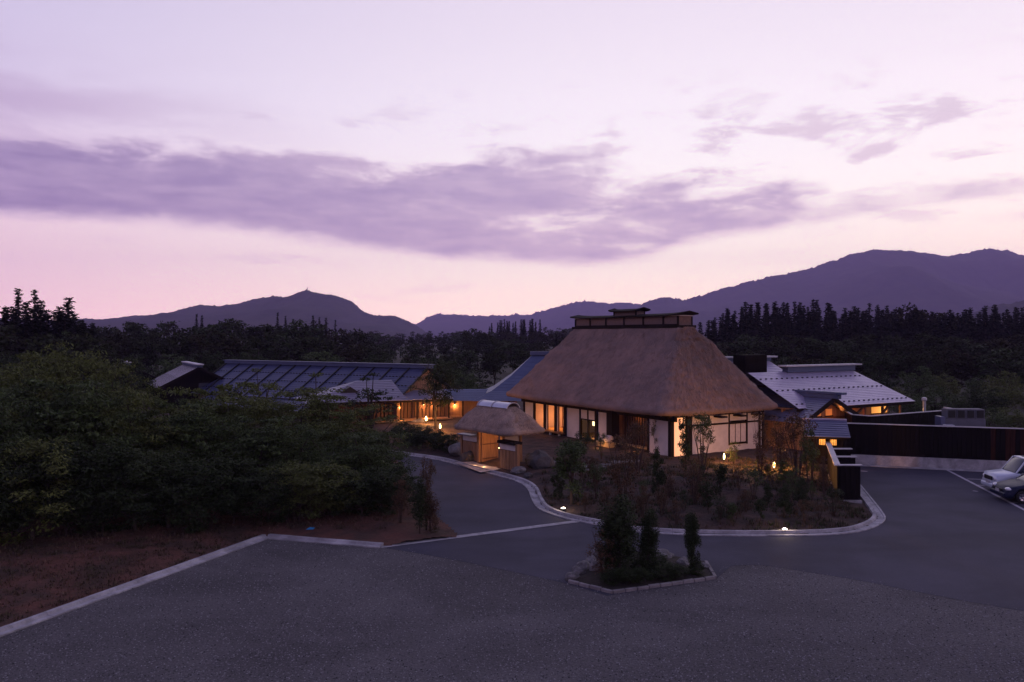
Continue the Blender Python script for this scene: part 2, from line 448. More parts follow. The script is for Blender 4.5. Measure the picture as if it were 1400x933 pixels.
# hills: skyline (px, py) surveyed, each range at its own distance with real slopes
def hills(name, pts, dist, depth, base=-5.0, amp=12.0, seed=0.0, back=0.8, rows=26, step=4.0):
    pxs = np.array([p[0] for p in pts], float); pys = np.array([p[1] for p in pts], float)
    xs = np.arange(pxs[0], pxs[-1]+step, step)
    sky_y = np.interp(xs, pxs, pys)
    V = []; rowsN = rows+8
    for i, px in enumerate(xs):
        az_ = math.atan2((px-700.0)/FPX, 1.0)
        H = (460.0-sky_y[i])/FPX*dist + EYE          # ridge height at that distance
        for j in range(rowsN):
            if j < rows: t = j/(rows-1); y = dist-depth*(1-t)
            else: t = 1-(j-rows+1)/8.0*back; y = dist+depth*0.5*(j-rows+1)/8.0
            x = (px-700.0)/FPX*dist*(0.55+0.45*y/dist)
            s = t**1.25 if j < rows else t
            rid = fbm(x*0.0022+seed, y*0.0016, seed)*0.30
            z = base+(H-base)*s*(1+rid*math.sin(math.pi*min(1, t))*0.9)
            z += amp*0.35*fbm(x*0.02, y*0.02, seed+3)*min(1.0, t*2)
            if j >= rows-2 and j <= rows: z += dist*0.0030*abs(mnoise.noise(Vector((x*460.0/dist, y*0.02, seed))))+dist*0.0022*abs(mnoise.noise(Vector((x*1100.0/dist, y*0.02, seed+7))))
            V.append((x, y, z))
    F = []
    for i in range(len(xs)-1):
        for j in range(rowsN-1):
            a = i*rowsN+j; F.append((a, a+rowsN, a+rowsN+1, a+1))
    me = fast_mesh(name, V, F)
    for p in me.polygons: p.use_smooth = True
    o = link(name, me, M['hill']); tag(o, kind='structure'); return o

hills('hills', [(860,448),(866,430),(880,415),(905,408),(935,411),(960,405),(990,396),(1010,390),(1050,381),(1100,370),(1140,358),(1170,347),(1195,342),(1230,344),(1270,348),(1295,352),(1320,347),(1355,341),(1380,345),(1400,350),(1450,352),(1520,344),(1600,360),(1700,385),(1900,410)],
      3800, 1900, amp=22, seed=1.3, step=2)
hills('hills', [(-400,430),(-250,415),(-100,425),(0,436),(60,441),(100,439),(120,437),(150,440),(180,433),(215,432),(250,425),(275,418),(300,421),(330,416),(360,408),(395,406),(420,399),(445,403),(465,406),(480,413),(492,424),(505,430),(525,434),(540,433),(570,446),(585,458)],
      2400, 1300, amp=14, seed=5.1, step=1.6)
hills('hills', [(380,450),(480,446),(540,448),(570,444),(585,434),(600,431),(625,432),(660,433),(700,432),(730,430),(755,422),(785,415),(800,413),(830,416),(870,416),(900,424),(960,440)],
      4700, 1500, amp=22, seed=9.7, step=1.6)
hills('hills', [(1290,446),(1320,433),(1350,421),(1400,413),(1470,405),(1560,412),(1700,430)], 1500, 600, amp=12, seed=13.0, step=2)

# gravel yard, asphalt drive
gb = [G(*p) for p in [(524,749),(600,762),(690,780),(778,799),(830,815),(978,793),(1000,774),(1040,773),(1100,782),(1180,795),(1250,809),(1330,824),(1400,836)]]
gbs = catmull(gb[:4]) + [gb[4], gb[5]] + catmull(gb[6:])
kA, kB, kC = G(-160, 925), G(364, 735), G(522, 748)
sheet('gravel_yard', [(-16, 3), (60, 3), (60, 20), (28, 22.3)] + [tuple(p) for p in reversed(gbs)] + [tuple(kC), tuple(kB), tuple(kA), (-16, 14)], 0.0, M['gravel'])
rd_left = catmull([G(628,735), G(615,722), G(596,705), G(578,684), G(562,660), G(551,638), G(540,628)])
asp = [tuple(p) for p in gbs] + [(28, 22.3), (60, 20), (60, 40), (20, 47.2), (6, 50), (-10, 58), (-26, 62), (-26, 54), (-9, 50)] + [tuple(p) for p in reversed(rd_left)] + [tuple(G(560,744))]
sheet('asphalt_drive', asp, 0.006, M['asphalt'])

def strip(a, b, w, z, name, m, parent=None, t=0.0):
    a = Vector(a); b = Vector(b); d = (b-a).normalized(); s = Vector((-d.y, d.x, 0))*(w/2)
    return sheet(name, [a-s, b-s, b+s, a+s], z, m)
strip(G(520,748.5), G(790,713.5), 0.36, 0.022, 'concrete_strip', M['concrete'])
strip(G(1291,641), G(1440,718), 0.16, 0.012, 'parking_line', M['paint'])
strip(G(1322,655.3), G(1520,662), 0.12, 0.013, 'parking_line', M['paint'])
strip(G(1336,663.8), G(1520,671), 0.12, 0.0135, 'parking_line', M['paint'])
strip(G(1378,687), G(1540,694), 0.12, 0.014, 'parking_line', M['paint'])
strip(G(1330,671.5), G(1337,672.5), 0.14, 0.012, 'parking_mark', M['paint'])
strip(G(1177,644.5), G(1186,645), 0.22, 0.012, 'parking_mark', M['paint'])

# kerbs: cast stones laid end to end with joints
def kerb_run(name, path, prof, length, m, joint=0.012, z0=0.0):
    """path: fine polyline; prof: closed list of (offset to the left, z)"""
    root = empty(name, (0, 0, 0)); tag(root, kind='structure')
    acc = [0.0]
    for a, b in zip(path, path[1:]): acc.append(acc[-1]+(b-a).length)
    tot = acc[-1]; cum = np.array(acc)
    px = np.array([p.x for p in path]); py = np.array([p.y for p in path])
    def at(s): return Vector((np.interp(s, cum, px), np.interp(s, cum, py), 0))
    def nrm(s):
        d = at(min(tot, s+0.15))-at(max(0, s-0.15)); d.normalize(); return Vector((-d.y, d.x, 0))
    k = max(1, round(tot/length)); L = tot/k
    for i in range(k):
        s0 = i*L+joint/2; s1 = (i+1)*L-joint/2; nseg = 3 if length < 1.5 else 6
        mb = MB(); n = len(prof); vs = []; fs = []
        dz = random.uniform(-0.004, 0.004)
        for q in range(nseg+1):
            s = s0+(s1-s0)*q/nseg; p = at(s); w = nrm(s)
            for o, z in prof: vs.append((p.x+w.x*o, p.y+w.y*o, z+z0+(dz if z > 0.01 else 0)))
        for q in range(nseg):
            for j in range(n): fs.append((q*n+j, q*n+(j+1) % n, (q+1)*n+(j+1) % n, (q+1)*n+j))
        fs.append(tuple(range(n-1, -1, -1))); fs.append(tuple(nseg*n+j for j in range(n)))
        mb.add(vs, fs); mb.build('kerb_stone', m, root)
    return root
GUT = [(0,-0.02),(0,0.045),(0.07,0.05),(0.10,0.018),(0.34,0.018),(0.37,0.13),(0.50,0.13),(0.52,-0.02)]
FLUSH = [(-0.15,-0.02),(-0.15,0.05),(0.15,0.06),(0.15,-0.02)]
KERB = [(-0.22,-0.02),(-0.22,0.04),(-0.02,0.045),(0.02,0.11),(0.16,0.11),(0.17,-0.02)]
kerb_run('kerb', [kA+(kB-kA)*t for t in np.linspace(0, 1, 60)], KERB, 1.0, M['concrete'])
kerb_run('kerb', [kB+(kC-kB)*t for t in np.linspace(0.012, 1, 30)], KERB, 1.0, M['concrete'])
bed_px = [(500,616),(553,623),(600,630),(640,641),(690,654),(712,662),(722,671),(727,684),(737,697),(765,708),(812,718),(870,728),(950,733),(1040,734),(1120,733),(1170,729),(1198,721),(1211,711),(1207,701),(1192,682),(1173,659)]
bed_c = catmull([G(*p) for p in bed_px], 0.3)
kerb_run('gutter_kerb', bed_c, GUT, 1.2, M['concrete'])

# planted bed and house plot: one soil surface with mounds
bed_poly = np.array([(p.x, p.y) for p in bed_c] + [(18.2,46.5),(19.5,47.5),(33,52),(40,90),(-40,90),(-40,66),(-16,58)])
def inside(P, poly):
    x, y = P[:, 0], P[:, 1]; c = np.zeros(len(P), bool); j = len(poly)-1
    for i in range(len(poly)):
        xi, yi = poly[i]; xj, yj = poly[j]
        cond = ((yi > y) != (yj > y)) & (x < (xj-xi)*(y-yi)/(yj-yi+1e-12)+xi)
        c ^= cond; j = i
    return c
def dist_to(P, line):
    d = np.full(len(P), 1e9)
    for a, b in zip(line, line[1:]):
        ab = b-a; t = np.clip(((P-a)@ab)/max(1e-9, ab@ab), 0, 1); q = a+t[:, None]*ab
        d = np.minimum(d, np.hypot(*(P-q).T))
    return d
KL = np.array([(p.x, p.y) for p in bed_c])
def bed_height(P):
    d = np.maximum(0, dist_to(P, KL)-0.42)
    s = np.clip(d/2.2, 0, 1); s = s*s*(3-2*s)
    h = 0.03+0.22*s
    # low humps in front of the house
    for cx, cy, rx, ry, hh in ((9.6,38.6,3.2,1.8,0.45),(13.0,40.6,2.4,1.8,0.35),(6.2,39.4,2.4,1.7,0.28),(9.0,44.0,3.0,1.6,0.18),(11.5,36.6,2.6,1.2,0.2)):
        h += s*hh*np.exp(-((P[:,0]-cx)/rx)**2-((P[:,1]-cy)/ry)**2)
    # the corridor garden on the left lies higher
    u = np.clip((P[:,1]-54)/6, 0, 1)*np.clip((0.5-P[:,0])/3.0, 0, 1); u = u*u*(3-2*u)
    h += 0.62*u
    return h
def hz(x, y):
    P = np.array([(x, y)]); 
    return float(bed_height(P)[0]) if inside(P, bed_poly)[0] else 0.0
def bed():
    out = []
    for x0, x1, y0, y1, st in ((-12, 21, 29.6, 58, 0.16), (-40, 40, 58, 90, 0.8), (-40, -12, 50, 58, 0.8), (21, 40, 46, 58, 0.8)):
        nx = int(round((x1-x0)/st)); ny = int(round((y1-y0)/st))
        X, Y = np.meshgrid(np.linspace(x0, x1, nx+1), np.linspace(y0, y1, ny+1), indexing='ij')
        P = np.stack([X.ravel(), Y.ravel()], 1)
        Z = bed_height(P)
        Z += np.array([0.05*fbm(p[0]*1.3, p[1]*1.3) for p in P])*np.clip((Z-0.03)/0.15, 0, 1)
        I = np.arange(len(P)).reshape(nx+1, ny+1)
        cc = np.stack([(X[:-1,:-1]+st/2).ravel(), (Y[:-1,:-1]+st/2).ravel()], 1)
        ok = inside(cc, bed_poly) & ((dist_to(cc, KL) > 0.36))
        F = np.stack([I[:-1,:-1].ravel(), I[1:,:-1].ravel(), I[1:,1:].ravel(), I[:-1,1:].ravel()], 1)[ok]
        out.append((np.column_stack([P, Z]), F))
    V = []; Fs = []; o = 0
    for v, f in out: V.append(v); Fs.append(f+o); o += len(v)
    V = np.concatenate(V); Fs = np.concatenate(Fs)
    used = np.unique(Fs); remap = -np.ones(len(V), int); remap[used] = np.arange(len(used))
    me = fast_mesh('garden_soil', V[used], remap[Fs])
    for p in me.polygons: p.use_smooth = True
    tag(link('garden_soil', me, M['soil']), kind='structure')
bed()

# left bank: reddish soil under the thicket
def bank():
    poly = np.array([tuple(kA.xy), tuple((kB+(kB-kA)*0.004).xy), tuple(kC.xy), tuple(G(628,735).xy)] + [tuple(p.xy) for p in rd_left] + [(-9,50),(-30,54),(-60,50),(-60,8),(-18,8)])
    kl = np.array([tuple(kA.xy), tuple(kB.xy), tuple(kC.xy)])
    st = 0.15; x0, x1, y0, y1 = -36, 0, 9, 54
    nx = int((x1-x0)/st); ny = int((y1-y0)/st)
    X, Y = np.meshgrid(np.linspace(x0, x1, nx+1), np.linspace(y0, y1, ny+1), indexing='ij')
    P = np.stack([X.ravel(), Y.ravel()], 1)
    d = np.minimum(dist_to(P, kl)-0.1, dist_to(P, np.array([tuple(p.xy) for p in rd_left])))
    Z = 0.02+0.30*np.clip(d/4, 0, 1)+np.array([0.06*fbm(p[0]*0.9, p[1]*0.9) for p in P])*np.clip(d/0.5, 0, 1)
    I = np.arange(len(P)).reshape(nx+1, ny+1)
    cc = np.stack([(X[:-1,:-1]+st/2).ravel(), (Y[:-1,:-1]+st/2).ravel()], 1)
    ok = inside(cc, poly) & (dist_to(cc, kl) > 0.06)
    F = np.stack([I[:-1,:-1].ravel(), I[1:,:-1].ravel(), I[1:,1:].ravel(), I[:-1,1:].ravel()], 1)[ok]
    used = np.unique(F); remap = -np.ones(len(P), int); remap[used] = np.arange(len(used))
    me = fast_mesh('bank_soil', np.column_stack([P, Z])[used], remap[F])
    for p in me.polygons: p.use_smooth = True
    tag(link('bank_soil', me, M['red_soil']), kind='structure')
bank()

# ================================================================== THATCH
def rring(a, b, r, n1, n2, nc):
    """rounded rectangle, half sizes a,b, fixed point count"""
    r = min(r, a*0.95, b*0.95); pts = []
    corners = [(a-r, -(b-r), -90), (a-r, b-r, 0), (-(a-r), b-r, 90), (-(a-r), -(b-r), 180)]
    cnt = [n2, n1, n2, n1]
    for i, (cx, cy, a0) in enumerate(corners):
        for k in range(nc):
            t = R(a0+90*k/nc); pts.append((cx+r*math.cos(t), cy+r*math.sin(t)))
        t = R(a0+90); p0 = (cx+r*math.cos(t), cy+r*math.sin(t))
        nx_, ny_, na = corners[(i+1) % 4]; t2 = R(na); p1 = (nx_+r*math.cos(t2), ny_+r*math.sin(t2))
        for k in range(cnt[i]):
            f = k/cnt[i]; pts.append((p0[0]+(p1[0]-p0[0])*f, p0[1]+(p1[1]-p0[1])*f))
    return pts

def thatch_roof(parent, cx, cy, a, b, z_e, ra, rb, z_r, lip, n1, n2, levels, amp, seed, under=1.6, belly=0.0, strands=9000, slen=0.7, sw=0.02, fringe=900, sag=0.0, tm='thatch', sm='straw'):
    """eave half sizes a (x), b (y); ridge half sizes ra, rb"""
    prof = [(min(under, a*0.8), z_e+0.22), (0.18, z_e-0.02), (0.03, z_e), (-0.03, z_e+lip*0.35), (0.0, z_e+lip*0.75), (0.10, z_e+lip)]
    rings = []
    for ins, z in prof: rings.append((a-ins, b-ins, z, 0.7))
    a1, b1, z1 = a-0.10, b-0.10, z_e+lip
    for i in range(1, levels+1):
        t = i/levels
        bl = belly*math.sin(math.pi*t)
        rings.append((a1+(ra-a1)*t+bl, b1+(rb-b1)*t+bl, z1+(z_r-z1)*t, 0.7*(1-t)+0.15))
    nc = 8
    V = []; n = None
    for (aa, bb, z, r) in rings:
        pts = rring(aa, bb, r, n1, n2, nc); n = len(pts)
        for x, y in pts:
            k = 1.0 if z > z_e+lip*0.3 else 0.4
            q = fbm((x+seed)*0.8, y*0.8, z*1.2)*0.55+fbm((x+seed)*2.6, y*2.6, z*5.0)*0.45
            l = math.hypot(x/max(aa, .1), y/max(bb, .1))+1e-6
            g = 1+amp*k*q/max(aa, 1.0)
            e = 0.0
            if sag: e = sag*(min(1, abs(y)/b)**4+min(1, abs(x)/a)**4)*max(0, 1-(z-z_e)/(z_r-z_e)*2.5)
            V.append((cx+x*g, cy+y*g, z+amp*0.5*k*q+e))
    L = len(rings); F = []
    for i in range(L-1):
        for k in range(n): F.append((i*n+k, i*n+(k+1) % n, (i+1)*n+(k+1) % n, (i+1)*n+k))
    me = fast_mesh('thatch', V, F)
    top = len(V)
    for p in me.polygons: p.use_smooth = True
    roof = link('roof', me, M[tm], parent)
    bm = MB(); bm.add([V[(L-1)*n+k] for k in range(n)], [tuple(range(n))]); bm.build('roof_top', M[tm], roof)
    # loose straw lying down the slope and hanging from the lip
    rs = np.random.default_rng(int(seed*10)+3)
    VV = np.array(V).reshape(L, n, 3)
    SV = []; SF = []
    for s in range(strands):
        i = rs.integers(5, L-2); k = rs.integers(0, n); f = rs.random(); g = rs.random()
        p = (VV[i, k]*(1-f)+VV[i, (k+1) % n]*f)*(1-g)+(VV[i+1, k]*(1-f)+VV[i+1, (k+1) % n]*f)*g
        up = VV[i+1, k]-VV[i, k]; up /= np.linalg.norm(up)+1e-9
        sd = VV[i, (k+1) % n]-VV[i, k]; sd /= np.linalg.norm(sd)+1e-9
        nn = np.cross(sd, up)
        dr = up+sd*rs.normal(0, 0.35); dr /= np.linalg.norm(dr)
        l = slen*rs.uniform(0.3, 1.0); w = sw*rs.uniform(0.6, 1.5)
        lift = rs.uniform(0.0, 0.022)
        q = p+nn*0.015; o = len(SV)
        SV += [q-sd*w-dr*l*0.5+nn*lift, q+sd*w-dr*l*0.5+nn*lift, q+dr*l*0.5]; SF.append((o, o+1, o+2))
    for s in range(fringe):
        k = rs.integers(0, n); f = rs.random(); i = rs.integers(1, 5)
        p = VV[i, k]*(1-f)+VV[i, (k+1) % n]*f
        sd = VV[i, (k+1) % n]-VV[i, k]; sd /= np.linalg.norm(sd)+1e-9
        out = np.array([sd[1], -sd[0], 0.0])
        l = rs.uniform(0.03, 0.10)*(slen/0.7); w = sw*0.8
        o = len(SV); SV += [p-sd*w, p+sd*w, p+out*l*rs.uniform(-0.1, 0.5)+np.array([0, 0, -l*0.8])]; SF.append((o, o+1, o+2))
    st = link('thatch_straw', fast_mesh('thatch_straw', SV, SF), M[sm], roof); st['kind'] = 'stuff'
    return roof

# ================================================================== MAIN HOUSE
HR = R(30.3)
house = empty('thatched_house', (8.89, 47.2, 0.0), HR, 'large thatched farmhouse with white plaster walls and a boxed ridge', 'house')
hx0, hx1, hy0, hy1 = 1.5, 9.3, 0.8, 18.2
zb, zt = 0.20, 3.05
thatch_roof(house, 5.15, 9.5, 5.15, 9.5, 2.68, 0.75, 5.98, 8.22, 0.42, 150, 80, 52, 0.065, 2.0, under=1.9, belly=0.06, strands=9000, sag=0.10)
# ridge box
rg = MB().box(4.30, 6.00, 3.48, 15.62, 8.16, 8.34).build('ridge_sill', M['darkwood'], house)
MB().box(4.62, 5.68, 3.62, 15.50, 8.30, 8.95).build('ridge_core', M['ridge_panel'], house)
yy = [3.66, 5.1, 7.2, 9.35, 11.5, 13.5, 15.45]
for a_, b_ in zip(yy, yy[1:]):
    for xs_ in (4.56, 5.70):
        MB().box(xs_, xs_+0.04, a_+0.06, b_-0.06, 8.42, 8.86).build('ridge_panel', M['ridge_panel'], house)
for y_ in yy:
    for xs_ in (4.50, 5.70): MB().box(xs_, xs_+0.10, y_-0.06, y_+0.06, 8.34, 8.93).build('ridge_post', M['darkwood'], house)
for xs_ in (4.52, 5.70): MB().box(xs_, xs_+0.08, 3.62, 15.50, 8.34, 8.42).build('ridge_rail', M['darkwood'], house)
def ridge_cap(y0, y1, z, hw, up, nm, lift_t=0.09):
    n = 24; V = []; F = []
    for i in range(n+1):
        t = i/n; y = y0+(y1-y0)*t; e = up*(abs(2*t-1)**6)
        for x, dz in ((-hw, -0.10), (0, 0.05), (hw, -0.10), (hw, -0.10-lift_t), (0, 0.05-lift_t), (-hw, -0.10-lift_t)):
            V.append((5.15+x, y, z+dz+e))
    for i in range(n):
        for k in range(6): F.append((i*6+k, i*6+(k+1) % 6, (i+1)*6+(k+1) % 6, (i+1)*6+k))
    F += [tuple(range(5, -1, -1)), tuple(n*6+k for k in range(6))]
    mb = MB(); mb.add(V, F); return mb.build(nm, M['darkwood'], house)
MB().box(4.55, 5.75, 3.5, 15.6, 8.952, 9.0).build('ridge_rail', M['trim'], house)
ridge_cap(3.2, 15.95, 9.12, 0.80, 0.13, 'ridge_board', 0.09)
MB().box(4.78, 5.52, 8.25, 10.85, 9.04, 9.40).build('smoke_vent', M['ridge_panel'], house)
for y_ in (8.25, 10.78):
    for x_ in (4.74, 5.49): MB().box(x_, x_+0.08, y_-0.02, y_+0.09, 9.04, 9.42).build('vent_post', M['darkwood'], house)
ridge_cap(7.85, 11.25, 9.54, 0.60, 0.10, 'vent_board', 0.08)

# timber frame and walls, long side (faces the drive) at x = hx0
def post(x, y, w=0.2, z0=zb-0.15, z1=zt): return MB().box(x-w/2, x+w/2, y-w/2, y+w/2, z0, z1).build('post', M['darkwood'], house)
def wall_y(y0, y1, z0=zb, z1=zt, x=hx0, m='plaster', t=0.08, nm='wall_panel'):
    return MB().box(x-t/2, x+t/2, y0, y1, z0, z1).build(nm, M[m], house)
MB().box(hx0-0.1, hx0+0.1, hy0-0.35, hy1+0.35, 2.38, 2.86).build('eave_beam', M['darkwood'], house)  # lowered so its dark face also draws the shaded underside of the eave
MB().box(hx0-0.45, hx1, hy0-0.10, hy0+0.10, 2.60, 2.86).build('eave_beam', M['darkwood'], house)
for y_, w_ in ((0.9,0.26),(2.98,0.18),(6.7,0.62),(8.45,0.28),(9.5,0.14),(10.45,0.16),(12.3,0.30),(13.7,0.16),(15.2,0.16),(16.7,0.16),(18.15,0.22)): post(hx0, y_, w_)
wall_y(1.04, 2.88); wall_y(7.02, 8.30); wall_y(10.54, 12.14); wall_y(16.79, 18.04)
# transom panels over the lantern window
wall_y(8.60, 9.42, 1.75, 2.52); wall_y(9.58, 10.36, 1.75, 2.52)
MB().box(hx0-0.06, hx0+0.06, 8.60, 10.36, 1.66, 1.75).build('lintel', M['darkwood'], house)
MB().box(hx0-0.06, hx0+0.06, 2.88, 12.14, 0.16, 0.26).build('sill_beam', M['darkwood'], house)
MB().box(hx0-0.50, hx0+0.10, 12.2, 16.7, 0.40, 0.48).build('verandah_floor', M['wood_dk'], house)
for y_ in (12.6, 13.8, 15.2, 16.5): MB().box(hx0-0.46, hx0-0.34, y_-0.06, y_+0.06, 0.0, 0.40).build('verandah_post', M['trim'], house)
# rooms behind the openings
MB().box(hx0+0.1, 8.9, 1.0, 18.0, 0.36, 0.40).build('floor', M['tatami'], house)
MB().box(hx0+0.1, 8.9, 1.0, 18.0, 2.72, 2.76).build('ceiling', M['wood'], house)
MB().box(5.0, 5.06, 1.0, 18.0, 0.40, 2.72).build('inner_wall', M['wood'], house)
for y_ in (2.95, 6.9, 8.4, 12.25, 16.75): MB().box(hx0+0.12, 5.0, y_-0.03, y_+0.03, 0.40, 2.72).build('inner_wall', M['plaster' if y_ > 12 else 'wood'], house)
MB().box(3.7, 3.74, 12.32, 16.7, 0.41, 2.7).build('bounce_screen', M['plaster'], house)  # pale partition added to catch the lamp light and glow behind the openings
for y_ in (13.0, 13.75, 14.5, 15.25, 16.0): MB().box(3.66, 3.70, y_-0.03, y_+0.03, 0.41, 2.7).build('screen_bar', M['wood_dk'], house)
# the lit rooms: sliding screens half open
for y0, y1, xo in ((12.55,12.9,0.25),(13.8,14.15,0.32),(15.3,15.65,0.32)):
    s_ = MB().box(hx0+xo, hx0+xo+0.03, y0, y1, 0.42, 2.5).build('sliding_screen', M['cloth'], house)
    MB().box(hx0+xo-0.02, hx0+xo+0.05, y0-0.06, y0, 0.42, 2.5).box(hx0+xo-0.02, hx0+xo+0.05, y1, y1+0.06, 0.42, 2.5).build('screen_frame', M['wood_dk'], s_)
lamp(house, (2.7, 13.2, 1.5), 75, (1.0,0.34,0.09), 0.12)
lamp(house, (2.7, 15.6, 1.3), 85, (1.0,0.33,0.09), 0.12)
# low table in the lit room
MB().box(2.2, 2.9, 12.7, 13.9, 0.70, 0.75).box(2.25, 2.31, 12.75, 12.81, 0.40, 0.70).box(2.79, 2.85, 12.75, 12.81, 0.40, 0.70).box(2.25, 2.31, 13.79, 13.85, 0.40, 0.70).box(2.79, 2.85, 13.79, 13.85, 0.40, 0.70).build('low_table', M['wood_dk'], house)
lamp(house, (1.9, 4.8, 2.3), 14, (1.0,0.36,0.12), 0.15)
lamp(house, (0.75, 8.9, 0.9), 16, (1.0,0.42,0.16), 0.06)
lamp(house, (0.8, 15.5, 0.9), 8, (1.0,0.42,0.16), 0.06)
lamp(house, (0.8, 3.6, 0.45), 22, (1.0,0.42,0.14), 0.05)
# entrance: dark lattice set back from the opening
MB().box(2.3, 2.34, 3.0, 6.3, 0.4, 2.6).build('entrance_lattice', M['wood_dk'], house)
for i in range(13): MB().box(2.24, 2.30, 3.05+i*0.25, 3.09+i*0.25, 0.4, 2.6).build('lattice_bar', M['darkwood'], house)
# short side at y = hy0
def wall_x(x0, x1, z0=zb, z1=zt, m='plaster', nm='wall_panel', y=hy0, t=0.08):
    return MB().box(x0, x1, y-t/2, y+t/2, z0, z1).build(nm, M[m], house)
sh = wall_x(1.66, 2.52, 0.25, 2.6, 'shoji_lit', 'paper_screen')
post(2.76, hy0, 0.40); post(9.0, hy0, 0.16); post(hx1, hy0, 0.2)
wall_x(2.98, 6.26, zb, 1.98); wall_x(2.98, 6.26, 2.10, 2.60); wall_x(7.80, 8.92, zb, 2.60); wall_x(6.26, 7.80, zb, 0.70); wall_x(6.26, 7.80, 2.18, 2.60); wall_x(9.08, 9.2, zb, 2.6)
MB().box(2.96, 8.92, hy0-0.07, hy0+0.07, 1.985, 2.095).build('tie_beam', M['darkwood'], house) 
for x_ in (4.5, 6.24, 7.84): MB().box(x_-0.05, x_+0.05, hy0-0.08, hy0+0.08, 2.1 if x_ == 4.5 else 0.62, 2.6).build('stud', M['darkwood'], house)
win = MB().box(6.32, 7.76, hy0-0.03, hy0+0.03, 0.78, 1.97).build('window', M['cloth'], house)
for z_ in (0.66, 1.97): MB().box(6.28, 7.80, hy0-0.09, hy0-0.03, z_, z_+0.09).build('window_frame', M['darkwood'], win)
for x_ in (6.8, 7.28): MB().box(x_-0.015, x_+0.015, hy0-0.055, hy0-0.03, 0.78, 1.97).build('mullion', M['darkwood'], win)
MB().box(2.98, hx1, hy0-0.07, hy0+0.07, 0.12, 0.20).build('sill_beam', M['darkwood'], house)
for x_ in (3.3, 4.9, 6.6, 8.2): MB().box(x_, x_+0.5, hy0-0.75, hy0+0.05, 2.48, 2.58).build('eave_bracket', M['darkwood'], house)
# far sides closed off
MB().box(hx1-0.05, hx1+0.05, hy0+0.1, hy1, zb, zt).build('wall_panel', M['plaster'], house)
MB().box(hx0+0.1, hx1, hy1-0.05, hy1+0.05, zb, zt).build('wall_panel', M['plaster'], house)
hl = empty('paper_lantern', house.matrix_basis @ Vector((2.2, 9.35, 0.40)), HR, 'glowing paper lantern standing inside the farmhouse window beside the entrance', 'lantern')
MB().box(-0.2, 0.2, -0.36, 0.36, 0.85, 1.32).build('shade', M['paper_lit'], hl)
MB().box(-0.24, 0.24, -0.40, 0.40, 0.0, 0.10).box(-0.05, 0.05, -0.05, 0.05, 0.10, 0.84).build('stand', M['wood_dk'], hl)
lamp(hl, (-0.45, 0, 0.6), 12, (1.0,0.5,0.18), 0.1)
# the seat by the entrance
st = empty('garden_stool', house.matrix_basis @ Vector((0.6, 6.3, 0.27)), HR, 'low seat with a pale rounded cushion by the dark farmhouse entrance', 'seat')
MB().box(-0.28, 0.28, -0.75, 0.75, 0.0, 0.34).build('base', M['tatami'], st, bevel=0.03)
MB().lathe([(0.01,0.345),(0.26,0.35),(0.34,0.47),(0.32,0.66),(0.2,0.76),(0.01,0.79)], 16, (0,-0.3,0)).build('cushion', M['cloth'], st, smooth=True)
lamp(st, (-0.75, -0.2, 0.25), 16, (1.0,0.45,0.14), 0.05)

# ================================================================== GATE
GA = R(130-90)
gz = 0.04
gate = empty('thatched_gate', (-0.75, 46.8, gz), GA, 'small thatched gate with a curved metal ridge and board wings', 'gate')
# local: x = v (away), y = u (to the left end)
thatch_roof(gate, 0, 0.1, 1.55, 2.75, 2.12, 0.28, 1.35, 3.50, 0.26, 70, 40, 24, 0.06, 11.0, under=0.9, belly=0.10, strands=2600, slen=0.4, sw=0.012, fringe=300, sag=-0.10, tm='thatch_pale', sm='straw_pale')
cap = MB(); n = 12; V = []; F = []
for i, y_ in enumerate((-1.25, 0.2, 0.201, 1.5)):
    e = 0.0
    for k in range(n+1):
        a = R(-68+136*k/n); V.append((0.50*math.sin(a), y_, 3.26+0.46*math.cos(a)+e))
for i in range(3):
    for k in range(n): F.append((i*(n+1)+k, i*(n+1)+k+1, (i+1)*(n+1)+k+1, (i+1)*(n+1)+k))
cap.add(V, F); cp = cap.build('ridge_cap', M['capmetal'], gate, smooth=True)
for y_ in (-1.27, 0.2, 1.50):
    rb = MB(); V = []; F = []
    for k in range(n+1):
        a = R(-72+144*k/n)
        for r_, dy in ((0.49,-0.03),(0.53,-0.03),(0.53,0.03),(0.49,0.03)): V.append((r_*math.sin(a)*1.02, y_+dy, 3.26+r_*0.93*math.cos(a)))
    for k in range(n):
        for j in range(4): F.append((k*4+j, k*4+(j+1) % 4, (k+1)*4+(j+1) % 4, (k+1)*4+j))
    F += [(3,2,1,0), tuple(n*4+j for j in range(4))]
    rb.add(V, F); rb.build('cap_rib', M['trim'], cp)
def gbox(nm, m, *b): return MB().box(*b).build(nm, M[m], gate)
for y_, x_ in ((1.22,-0.55),(-0.98,-0.55),(1.22,0.75),(-0.98,0.75)): gbox('post', 'wood', x_-0.1, x_+0.1, y_-0.1, y_+0.1, 0, 2.25)
gbox('lintel', 'wood_dk', -0.65, -0.45, -2.2, 2.4, 2.02, 2.2); gbox('lintel', 'wood_dk', 0.65, 0.85, -2.2, 2.4, 2.02, 2.2)
door = gbox('door', 'wood', -0.5, 0.70, 1.02, 1.09, 0.10, 2.0)
for z_ in (0.25, 1.1, 1.85): MB().box(-0.45, 0.65, 0.99, 1.02, z_, z_+0.07).build('door_rail', M['wood_dk'], door)
gbox('side_wall', 'plaster', -0.45, 0.65, -1.03, -0.93, 0.0, 2.02)
gbox('threshold', 'concrete', -1.1, 1.0, -0.85, 1.0, -0.04, 0.045)
